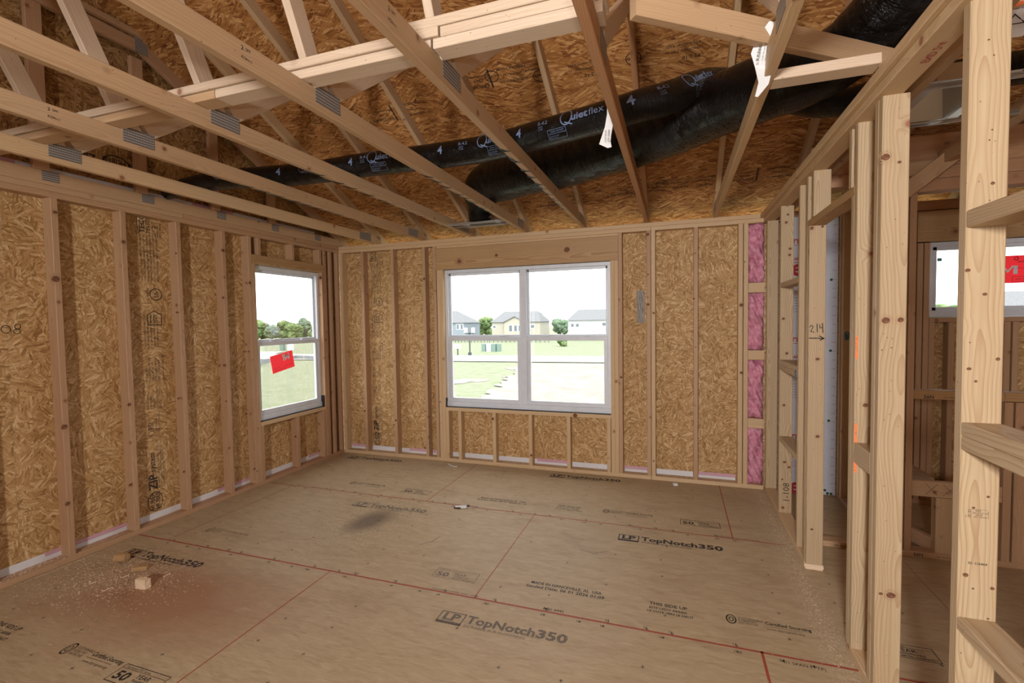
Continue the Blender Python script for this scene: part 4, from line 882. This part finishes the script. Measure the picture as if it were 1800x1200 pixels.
# ---- knots seen in the boards
M['knot'] = mat_noise2('knot_heart', (.11, .045, .025), (.25, .12, .07), 60, .6); M['knot_ring'] = mat_noise2('knot_ring', (.40, .23, .12), (.52, .33, .18), 40, .6)
KN = [(1, 4.5643, -2.51, 2.1584, 0.0175), (1, 4.6081, -2.51, 2.1336, 0.0087), (1, 4.5732, -2.51, 1.5303, 0.0177), (1, 4.6208, -2.51, 1.5317, 0.0132), (1, 4.6055, -2.51, 0.4401, 0.0203), (1, 4.5716, -2.51, 0.4411, 0.0091), (1, 4.5618, -2.51, 1.4147, 0.0033), (1, 4.5931, -2.51, 1.4238, 0.0033), (1, 4.6008, -1.452, 1.296, 0.0136), (1, 4.6053, -1.452, 0.8284, 0.0137), (1, 4.5639, -1.452, 2.076, 0.0135), (1, 4.6194, -1.452, 2.0817, 0.0101), (1, 4.5807, -1.452, 0.2564, 0.0104), (1, 4.5936, -2.247, 1.1537, 0.0126), (1, 4.5582, -3.091, 1.6691, 0.0078), (1, 4.5965, -3.091, 1.6024, 0.007), (1, 4.5659, -3.091, 1.3981, 0.0071), (1, 4.5815, -3.091, 1.3637, 0.0047), (1, 4.6281, -3.091, 1.4256, 0.0062), (1, 4.5834, -3.091, 1.0104, 0.0048), (1, 4.5694, -3.091, 0.8171, 0.008), (1, 4.629, -3.091, 0.7881, 0.0063), (1, 4.5866, -3.091, 0.7808, 0.004), (1, 4.6209, -3.091, 0.7008, 0.0032), (1, 4.6151, -3.091, 1.0443, 0.0047), (1, 4.5913, -3.091, 2.2798, 0.0038), (1, 4.6029, -3.091, 2.2375, 0.003), (1, 4.6074, -3.091, 1.8999, 0.0061), (1, 4.6033, -3.091, 2.042, 0.0031), (1, 4.5978, -3.091, 2.0157, 0.0031), (1, 4.5942, -0.62, 2.3883, 0.0086), (1, 4.5985, -0.62, 2.3242, 0.0107), (1, 4.5876, -0.62, 2.2655, 0.0129), (1, 4.6156, -0.62, 2.0671, 0.0129), (1, 4.6122, -0.62, 2.0203, 0.0129), (1, 4.5738, -0.62, 1.5392, 0.013), (1, 4.5988, -0.62, 1.2739, 0.013), (1, 4.5824, -0.62, 0.8751, 0.0131), (1, 4.5895, -0.62, 0.4333, 0.0132), (1, 4.6208, -0.62, 0.396, 0.0131), (1, 4.5749, -0.62, 0.2985, 0.0088), (1, 4.5804, -0.62, 0.0755, 0.0132), (1, 2.0063, -0.0012, 2.2508, 0.021), (1, 2.7636, -0.0012, 2.262, 0.0371), (1, 0.3698, -0.0012, 1.8885, 0.0166), (1, 0.3049, -0.0012, 0.5185, 0.0169), (1, 0.7801, -0.0012, 1.8718, 0.0104), (1, 0.7306, -0.0012, 0.4289, 0.0165), (1, 1.1402, -0.0012, 2.0405, 0.019), (1, 1.12, -0.0012, 0.5501, 0.0103), (1, 1.1021, -0.0012, 0.1331, 0.0161), (1, 1.3093, -0.0012, 0.6677, 0.0102), (1, 1.933, -0.0012, 0.5083, 0.0183), (1, 2.3616, -0.0012, 0.1458, 0.0179), (1, 2.8308, -0.0012, 0.59, 0.0288), (1, 3.542, -0.0012, 2.3555, 0.0216), (1, 3.5459, -0.0012, 1.9791, 0.0108), (1, 3.545, -0.0012, 1.6926, 0.0163), (1, 3.5969, -0.0012, 1.6102, 0.0135), (1, 3.9659, -0.0012, 2.1527, 0.0079), (1, 3.9563, -0.0012, 1.7344, 0.0105), (1, 4.3536, -0.0012, 1.6664, 0.0205), (1, 4.3561, -0.0012, 1.055, 0.0154), (1, 4.3797, -0.0012, 2.0517, 0.0081), (1, 4.598, -0.0012, 1.9501, 0.02), (1, 3.2907, -0.0012, 0.9885, 0.0167), (1, 3.5928, -0.0012, 0.1857, 0.011), (1, 3.9713, -0.0012, 1.2859, 0.0079), (0, 0.001, -2.7676, 1.8696, 0.0258), (0, 0.001, -2.7516, 2.2998, 0.0147), (0, 0.001, -2.7649, 0.903, 0.0224), (0, 0.001, -2.7689, 0.3926, 0.0188), (0, 0.001, -2.3535, 2.1703, 0.0165), (0, 0.001, -2.3681, 0.9822, 0.0167), (0, 0.001, -2.3866, 0.3914, 0.0167), (0, 0.001, -1.9707, 2.1378, 0.0091), (0, 0.001, -1.9826, 1.6632, 0.0114), (0, 0.001, -1.9841, 0.3659, 0.0116), (0, 0.001, -1.9995, 0.9705, 0.0138), (0, 0.001, -1.5444, 2.2182, 0.0202), (0, 0.001, -1.5631, 1.7999, 0.0151), (0, 0.001, -1.5787, 1.1993, 0.0152), (0, 0.001, -1.576, 0.8784, 0.0101), (0, 0.001, -1.5605, 0.454, 0.0128), (0, 0.001, -1.3731, 1.3076, 0.0106), (0, 0.001, -1.3484, 1.3061, 0.0106), (0, 0.001, -1.317, 1.3067, 0.0107), (0, 0.001, -1.3681, 0.7268, 0.0133), (0, 0.001, -1.3032, 0.1855, 0.0135), (0, 0.001, -1.2719, 0.1541, 0.0109), (0, 0.001, -1.2755, 1.9512, 0.0161), (0, 0.001, -0.7777, 0.3741, 0.015), (0, 0.001, -0.2656, 1.3738, 0.0163), (0, 0.001, -0.3265, 2.0769, 0.0225)]
for ax, x, y, z, r in KN:
    par = {0: wl, 1: wb}.get(ax); r *= .8
    if ax == 1 and y < -.1: par = wr
    fr = {0: ((0, 1, 0), (0, 0, 1)), 1: ((1, 0, 0), (0, 0, 1))}[ax]
    a = R.uniform(.75, 1.0); big_ = r > .009
    if big_: prints(par, (x, y, z), *fr, [('c', 0, 0, r*1.35, r*1.5*a, r*.13), ('c', .1*r, -.1*r, r*1.75, r*2.1*a, r*.07)], 'knot_ring', .0005, 'knot_ring')
    prints(par, (x, y, z), *fr, [('d', 0, 0, r, r*a)], 'knot', .0008, 'knot')
# ================================================================== SMALL THINGS ON THE FLOOR
def chunk(name, label, x, y, z, sx, sy, sz, rot, sd, cat='wood scrap', mat='scrap'):
    rnd = random.Random(sd); bm = bmesh.new(); bmesh.ops.create_cube(bm, size=1)
    bmesh.ops.subdivide_edges(bm, edges=bm.edges[:], cuts=3, use_grid_fill=True)
    for v in bm.verts: v.co = Vector((v.co.x*sx*(1+rnd.uniform(-.10, .10)), v.co.y*sy*(1+rnd.uniform(-.10, .10)), max(-.5*sz, v.co.z*sz*(1+rnd.uniform(-.1, .1)))))
    me = bpy.data.meshes.new(name); bm.to_mesh(me); bm.free(); me.materials.append(M[mat]); o = bpy.data.objects.new(name, me)
    mw = Matrix.Translation((x, y, z+sz/2)) @ Matrix.Rotation(rot, 4, 'Z'); link(o, None, mw); return tag(o, label, cat)
chunk('wood_scrap', 'squarish pale offcut with splintered corners, closest to the camera', .800, -2.84, .001, .075, .035, .055, .1, 1)
chunk('wood_scrap', 'thin torn offcut lying between the two blockier scraps', .565, -2.70, .001, .085, .03, .025, .5, 2, mat='header')
bm = bmesh.new(); bmesh.ops.create_cone(bm, cap_ends=True, segments=14, radius1=.03, radius2=.027, depth=.07)
me = bpy.data.meshes.new('wood_plug'); bm.to_mesh(me); bm.free(); me.materials.append(M['header']); o = bpy.data.objects.new('wood_plug', me)
link(o, None, Matrix.Translation((.335, -2.665, .031)) @ Matrix.Rotation(.35, 4, 'Z') @ Matrix.Rotation(math.pi/2, 4, 'Y')); tag(o, 'round brown hole saw plug lying near the left wall', 'wood scrap')
gd = root('small_clip', (2.10, -1.175, 0), 'small black and silver clip lying on the chalk line in mid floor', 'clip')
beam('clip_body', gd, (2.055, -1.195, .010), (2.145, -1.165, .012), .022, .016, (0, 0, 1), 'paper', .004); beam('clip_jaw', gd, (2.045, -1.190, .007), (2.10, -1.185, .006), .03, .010, (0, 1, 0), 'near_black', .003); beam('clip_handle', gd, (2.12, -1.16, .012), (2.165, -1.15, .018), .012, .012, (0, 1, 0), 'near_black', .003)
def wire(name, label, pts, r, mat, cat):
    V, F = [], []
    for i, p in enumerate(pts):
        for k in range(5): a = k*2*math.pi/5; V.append((p[0]+r*math.cos(a)*.7, p[1]+r*math.cos(a)*.7, p[2]+r*math.sin(a)))
        if i:
            for k in range(5): F.append(((i-1)*5+k, (i-1)*5+(k+1) % 5, i*5+(k+1) % 5, i*5+k))
    return tag(mesh_obj(name, V, F, M[mat], None), label, cat)
wire('white_strip', 'bent white plastic strip near the twin window', [(1.44, -.10, .006), (1.47, -.115, .004), (1.51, -.15, .004), (1.545, -.165, .004), (1.57, -.15, .005)], .004, 'paper', 'strip')
chunk('paper_scrap', 'crumpled white scrap beside the far plate', 3.79, -.10, .001, .035, .03, .02, .4, 5, 'paper scrap', 'paper')
sd_ = flecks('sawdust', None, 2600, lambda: (lambda a, b: (max(.03, a), b, .0008))(.45+R.gauss(0, .28), -2.82+R.gauss(0, .15)+R.gauss(0, .05)), .0035, 'dust'); tag(sd_, 'scattered fine sawdust around the scraps', 'sawdust')
for i, (x, y, a, l) in enumerate(((.56, -2.79, .3, .025), (.62, -2.92, .6, .028), (.80, -2.70, 1.2, .015), (.45, -2.90, .1, .02))):
    o = wire('wood_shaving', ('long pale curl of wood by the plug', 'thin pale sliver in front of the square offcut', 'short dark sliver right of the scraps', 'tiny curl in the sawdust')[i], [(x+math.cos(a)*l*t, y+math.sin(a)*l*t+.01*math.sin(t*3), .004+.004*math.sin(t*4)) for t in (-1, -.5, 0, .5, 1)], .002, 'dust', 'shaving')
o = chunk('sawdust_heap', 'pale sawdust heaped on the cut plate end by the doorway', 4.60, -1.425, .0, .095, .03, .035, 0, 8, 'sawdust', 'dust')

# ================================================================== OUTSIDE
GZ = -3.45
gr = root('ground', (-20, 60, GZ), 'sunlit lawn and street outside the windows', kind='structure')
def gp(name, pts, z, mat): return mesh_obj(name, [(x, y, z) for x, y in pts], [tuple(range(len(pts)))], M[mat], gr)
gp('lawn', [(-400, -60), (150, -60), (150, 500), (-400, 500)], GZ, 'grass')
gp('street', [(-90, 47.5), (120, 57), (120, 64), (-90, 59)], GZ+.10, 'asphalt')
edge = [(-13.5, 49.5), (-11.5, 40), (-9.8, 32), (-8.4, 26), (-8.0, 22), (-5.5, 20), (-3, 10)]; rag = []
for (x0, y0), (x1, y1) in zip(edge, edge[1:]):
    for k in range(8): rag.append((x0+(x1-x0)*k/8+R.uniform(-.5, .5), y0+(y1-y0)*k/8+R.uniform(-.3, .3)))
gp('bare_soil', rag+[(-3, 10), (30, 10), (40, 52), (-4, 50.5)], GZ+.07, 'sand')
for k in range(12):
    cx, cy = R.uniform(-14, -8), R.uniform(20, 47); q_ = R.uniform(.3, 1.1); gp('bare_patch', [(cx+q_*math.cos(a)*R.uniform(.7, 1.3), cy+q_*1.6*math.sin(a)*R.uniform(.7, 1.3)) for a in [m_*math.pi/5 for m_ in range(10)]], GZ+.02+.0015*k, 'sand')
gp('street', [(-95, 47), (-60, 57), (-66, 66), (-140, 45)], GZ+.11, 'asphalt')
def house(label, x0, x1, y, d, ze, zr, sid, gable=None, wins=(), hip=1.5, group='houses across the street'):
    h = root('house', ((x0+x1)/2, y, GZ), label, 'house', group)
    v, f = prism(ze-GZ, x1-x0, d, 0)
    box('walls', h, x0, x1, y, y+d, GZ, ze, sid, 0)
    o_ = .4; V = [(x0-o_, y-o_, ze-.1), (x1+o_, y-o_, ze-.1), (x1+o_, y+d+o_, ze-.1), (x0-o_, y+d+o_, ze-.1), (x0+hip, y+d/2, zr), (x1-hip, y+d/2, zr)]
    mesh_obj('roof', V, [(0, 1, 5, 4), (1, 2, 5), (2, 3, 4, 5), (3, 0, 4), (3, 2, 1, 0)], M['shingle'], h)
    if gable:
        ga, gb, gz = gable; box('front_wing', h, ga, gb, y-1.2, y, GZ, ze, sid, 0)
        gm = (ga+gb)/2; V = [(ga, y-1.2, ze), (gb, y-1.2, ze), (gm, y-1.2, gz-.15), (ga, y, ze), (gb, y, ze), (gm, y, gz-.15)]; mesh_obj('gable_wall', V, [(0, 1, 2), (3, 5, 4), (0, 2, 5, 3), (1, 4, 5, 2)], M[sid], h)
        V = [(ga-.3, y-1.5, ze-.1), (gm, y-1.5, gz), (gb+.3, y-1.5, ze-.1), (ga-.3, y+d/2, ze-.1), (gm, y+d/2, gz), (gb+.3, y+d/2, ze-.1)]
        mesh_obj('gable_roof', V+[(a, b, c-.2) for a, b, c in V], [(0, 1, 4, 3), (1, 2, 5, 4), (6, 9, 10, 7), (7, 10, 11, 8), (0, 6, 7, 1), (1, 7, 8, 2)], M['shingle'], h)
    for a, b, z0, z1, f in wins:
        fr_ = box('window', h, a-.12, b+.12, y-f-.06, y-f, z0-.12, z1+.12, 'vinyl', 0); box('pane', fr_, a, b, y-f-.09, y-f-.05, z0, z1, 'far_glass', 0)
    return h
house('blue-grey house at the far left of the twin window', -64, -52.6, 118, 11, 1.6, 5.1, 'siding_blue', None, ((-55.0, -54.3, -.3, 1.1, 0), (-53.8, -53.1, -.3, 1.1, 0)), 5)
house('cream house with a front gable in the middle of the view', -44.3, -30.6, 118, 10, 1.6, 4.5, 'siding_cream', (-40.3, -34.2, 3.1), ((-38.9, -38.0, -1.0, .6, 1.2), (-37.4, -36.6, -1.0, .6, 1.2), (-36.2, -35.4, -1.0, .6, 1.2), (-33.1, -32.1, -.2, .7, 0), (-43.9, -43.2, -.1, .6, 0)), 1.9)
hp = house('pale house with a two storey porch between its neighbours', -26.3, -22.2, 135, 9, 1.4, 3.6, 'siding_white', None, ((-25.9, -25.2, -.1, .9, 0), (-24.7, -24.0, -.1, .9, 0), (-23.5, -22.8, -.1, .9, 0), (-25.9, -25.1, -2.6, -1.0, 0), (-24.4, -23.9, -2.6, -1.0, 0)), 1.6)
box('porch_rail', hp, -26.3, -22.2, 133, 133.1, -1.0, -.3, 'vinyl', 0)
for x in (-26.2, -25.0, -23.6, -22.4): box('porch_post', hp, x, x+.15, 133, 133.15, GZ, 1.3, 'vinyl', 0)
house('white house at the right end of the row', -22.9, -6, 118, 11, 1.8, 4.6, 'siding_white', None, ((-22.2, -21.4, .0, .8, 0), (-20.9, -20.1, .0, .8, 0), (-14.1, -13.2, .2, 1.0, 0)), 1.6)
house('grey-roofed house outside the small side window', 36.2, 52, 60, 12, .9, 4.2, 'siding_grey', None, (), 2)
LM = {}
def tree(label, x, y, h, w_, sd, mat='leaf', group='trees beyond the houses'):
    rnd = random.Random(sd); r = root('tree', (x, y, GZ), label, 'tree', group)
    V, F = [], []
    for i in range(12):
        a = rnd.uniform(0, 6.28); q = math.sqrt(rnd.random()); cx, cy = math.cos(a)*q*w_*.27, math.sin(a)*q*w_*.27; cz = h*(.2+.6*rnd.random())*(1-.2*q)
        rr = w_*rnd.uniform(.2, .3)
        if sd % 4 not in LM:
            bm = bmesh.new(); bmesh.ops.create_icosphere(bm, subdivisions=3, radius=1); rn = random.Random(sd % 4)
            for v in bm.verts: v.co *= 1+rn.uniform(-.16, .16)
            LM[sd % 4] = ([v.co.copy() for v in bm.verts], [tuple(v.index for v in f.verts) for f in bm.faces]); bm.free()
        vs, fs = LM[sd % 4]; k = len(V); V += [(cx+v.x*rr, cy+v.y*rr, cz+v.z*rr*.85) for v in vs]; F += [tuple(j+k for j in f) for f in fs]
    mesh_obj('crown', V, F, M[mat], r, Matrix.Translation((x, y, GZ)))
    V = []; n = 7
    for z_, q in ((0, .25), (h*.5, .16)):
        for k in range(n): a = k*2*math.pi/n; V.append((math.cos(a)*q, math.sin(a)*q, z_))
    mesh_obj('trunk', V, [(k, (k+1) % n, n+(k+1) % n, n+k) for k in range(n)], M['bark'], r, Matrix.Translation((x, y, GZ)))
tree('round green tree between the blue-grey and cream houses', -53.4, 136, 8.4, 5.4, 1)
for i, (x, y, h, w_, lb) in enumerate(((-57.6, 142, 7.6, 4, 'smaller tree at the right edge of the blue-grey house roof'), (-51.4, 150, 9.8, 3.4, 'tree top showing over the left end of the cream roof'), (-40.3, 150, 9.8, 4.6, 'tree top over the right end of the cream roof'), (-33.0, 152, 7.6, 6, 'tree in the gap beside the porch house'), (-26.6, 152, 8.3, 5, 'tree over the right end of the porch roof'), (-22, 150, 9.7, 2.6, 'small tree top over the white roof'), (-17.7, 150, 10.8, 4.2, 'tall tree top at the right end of the white roof'))):
    tree(lb, x, y, h, w_, 3+i, 'leaf2' if i % 2 else 'leaf')
ORD = ('first', 'second', 'third', 'fourth', 'fifth', 'sixth', 'seventh', 'eighth', 'ninth', 'tenth', 'eleventh', 'twelfth', 'thirteenth')
for i in range(13):
    for j in range(2):
        x = -136+i*4.7-j*9+R.uniform(-.2, .2); y = 104+i*4.7+j*4
        tree('%s tree from the left in the %s row outside the left window' % (ORD[i], ('front', 'back')[j]), x, y, (7.4, 9.2)[j]+R.uniform(-.6, .8), 5.6, 20+i+j, 'leaf' if (i+j) % 3 else 'leaf2', 'tree row outside the left window')
tree('rounded tree outside the small side window', 27.6, 50, 8.6, 4.4, 50); tree('lower tree left of it outside the small side window', 23.2, 44, 7.0, 2.4, 51)
# street lamp, boxes, fences
lp = root('street_lamp', (-25.6, 61, GZ), 'dark lamp post beside the street', 'street lamp')
box('pole', lp, -25.68, -25.52, 60.95, 61.1, GZ, .0, 'dark_metal', 0); box('base', lp, -25.8, -25.4, 60.8, 61.2, GZ, GZ+.5, 'dark_metal', 0); box('crossbar', lp, -26.3, -24.9, 60.95, 61.1, -.15, .0, 'dark_metal', 0)
for x in (-26.2, -25.0): box('lantern', lp, x-.2, x+.2, 60.8, 61.2, 0, .75, 'paper', 0)
mb = root('mailbox', (-27.6, 61, GZ), 'small double mailbox on a post left of the lamp', 'mailbox'); box('post', mb, -27.66, -27.54, 60.9, 61.1, GZ, GZ+1.1, 'dark_metal', 0); box('box', mb, -28.1, -27.1, 60.8, 61.2, GZ+1.1, GZ+1.7, 'paper', 0)
for i, (x, w_, mt, lb) in enumerate(((-27.9, .7, 'box_green', 'leftmost green utility cabinet on the lawn'), (-27.0, .8, 'vinyl', 'white utility cabinet between green ones'), (-26.1, .8, 'box_green', 'green utility cabinet right of the white one'), (-25.1, .6, 'box_green', 'rightmost utility cabinet on the lawn'))):
    o = box('utility_box', None, x, x+w_, 71, 71.8, GZ, GZ+1.3, mt, .03); tag(o, lb, 'utility box', 'utility cabinets')
for i, (x, y, mt, lb) in enumerate(((-70.6, 69.6, 'box_green', 'green utility post outside the left window'), (-69.0, 70, 'vinyl', 'white utility post outside the left window'))):
    o = box('utility_box', None, x, x+.8, y, y+.8, GZ, GZ+2.2, mt, .03); tag(o, lb, 'utility box', 'utility posts')
def rail_fence(label, a, b, n, h=1.4):
    r = root('fence', ((a[0]+b[0])/2, (a[1]+b[1])/2, GZ), label, 'fence'); A = Vector((*a, GZ)); B = Vector((*b, GZ))
    for i in range(n+1): p = A.lerp(B, i/n); box('post', r, p.x-.05, p.x+.05, p.y-.05, p.y+.05, GZ, GZ+h, 'dark_metal', 0)
    for z_ in (.25, h-.1): beam('rail', r, A+Vector((0, 0, z_)), B+Vector((0, 0, z_)), .05, .05, (0, 0, 1), 'dark_metal', 0)
rail_fence('dark rail fence before the blue-grey house', (-50.5, 104), (-40, 104), 12); rail_fence('dark rail fence before the cream and grey houses', (-39.5, 104), (-24.5, 104), 14)
tree('round bush on the lawn before the white house', -17.6, 88, 2.3, 2.4, 60, 'leaf')
sf = root('silt_fence', (-47, 45, GZ), 'low grey cloth silt fence outside the left window', 'fence')
pts = [(-43.9, 39.7), (-45.6, 41.5), (-47.4, 43.2), (-48.5, 46.3), (-48.9, 48.8), (-49.2, 51.2), (-47.5, 51), (-45.0, 50.2)]
V, F = [], []
for i, (x, y) in enumerate(pts):
    V += [(x, y, GZ), (x, y, GZ+.55), (x+.03, y+.03, GZ+.55), (x+.03, y+.03, GZ)]; box('stake', sf, x-.04, x, y-.04, y, GZ, GZ+.8, 'scrap', 0)
    if i: a = 4*(i-1); F += [(a, a+1, a+5, a+4), (a+3, a+7, a+6, a+2), (a+1, a+2, a+6, a+5)]
mesh_obj('cloth', V, F, M['silt'], sf)
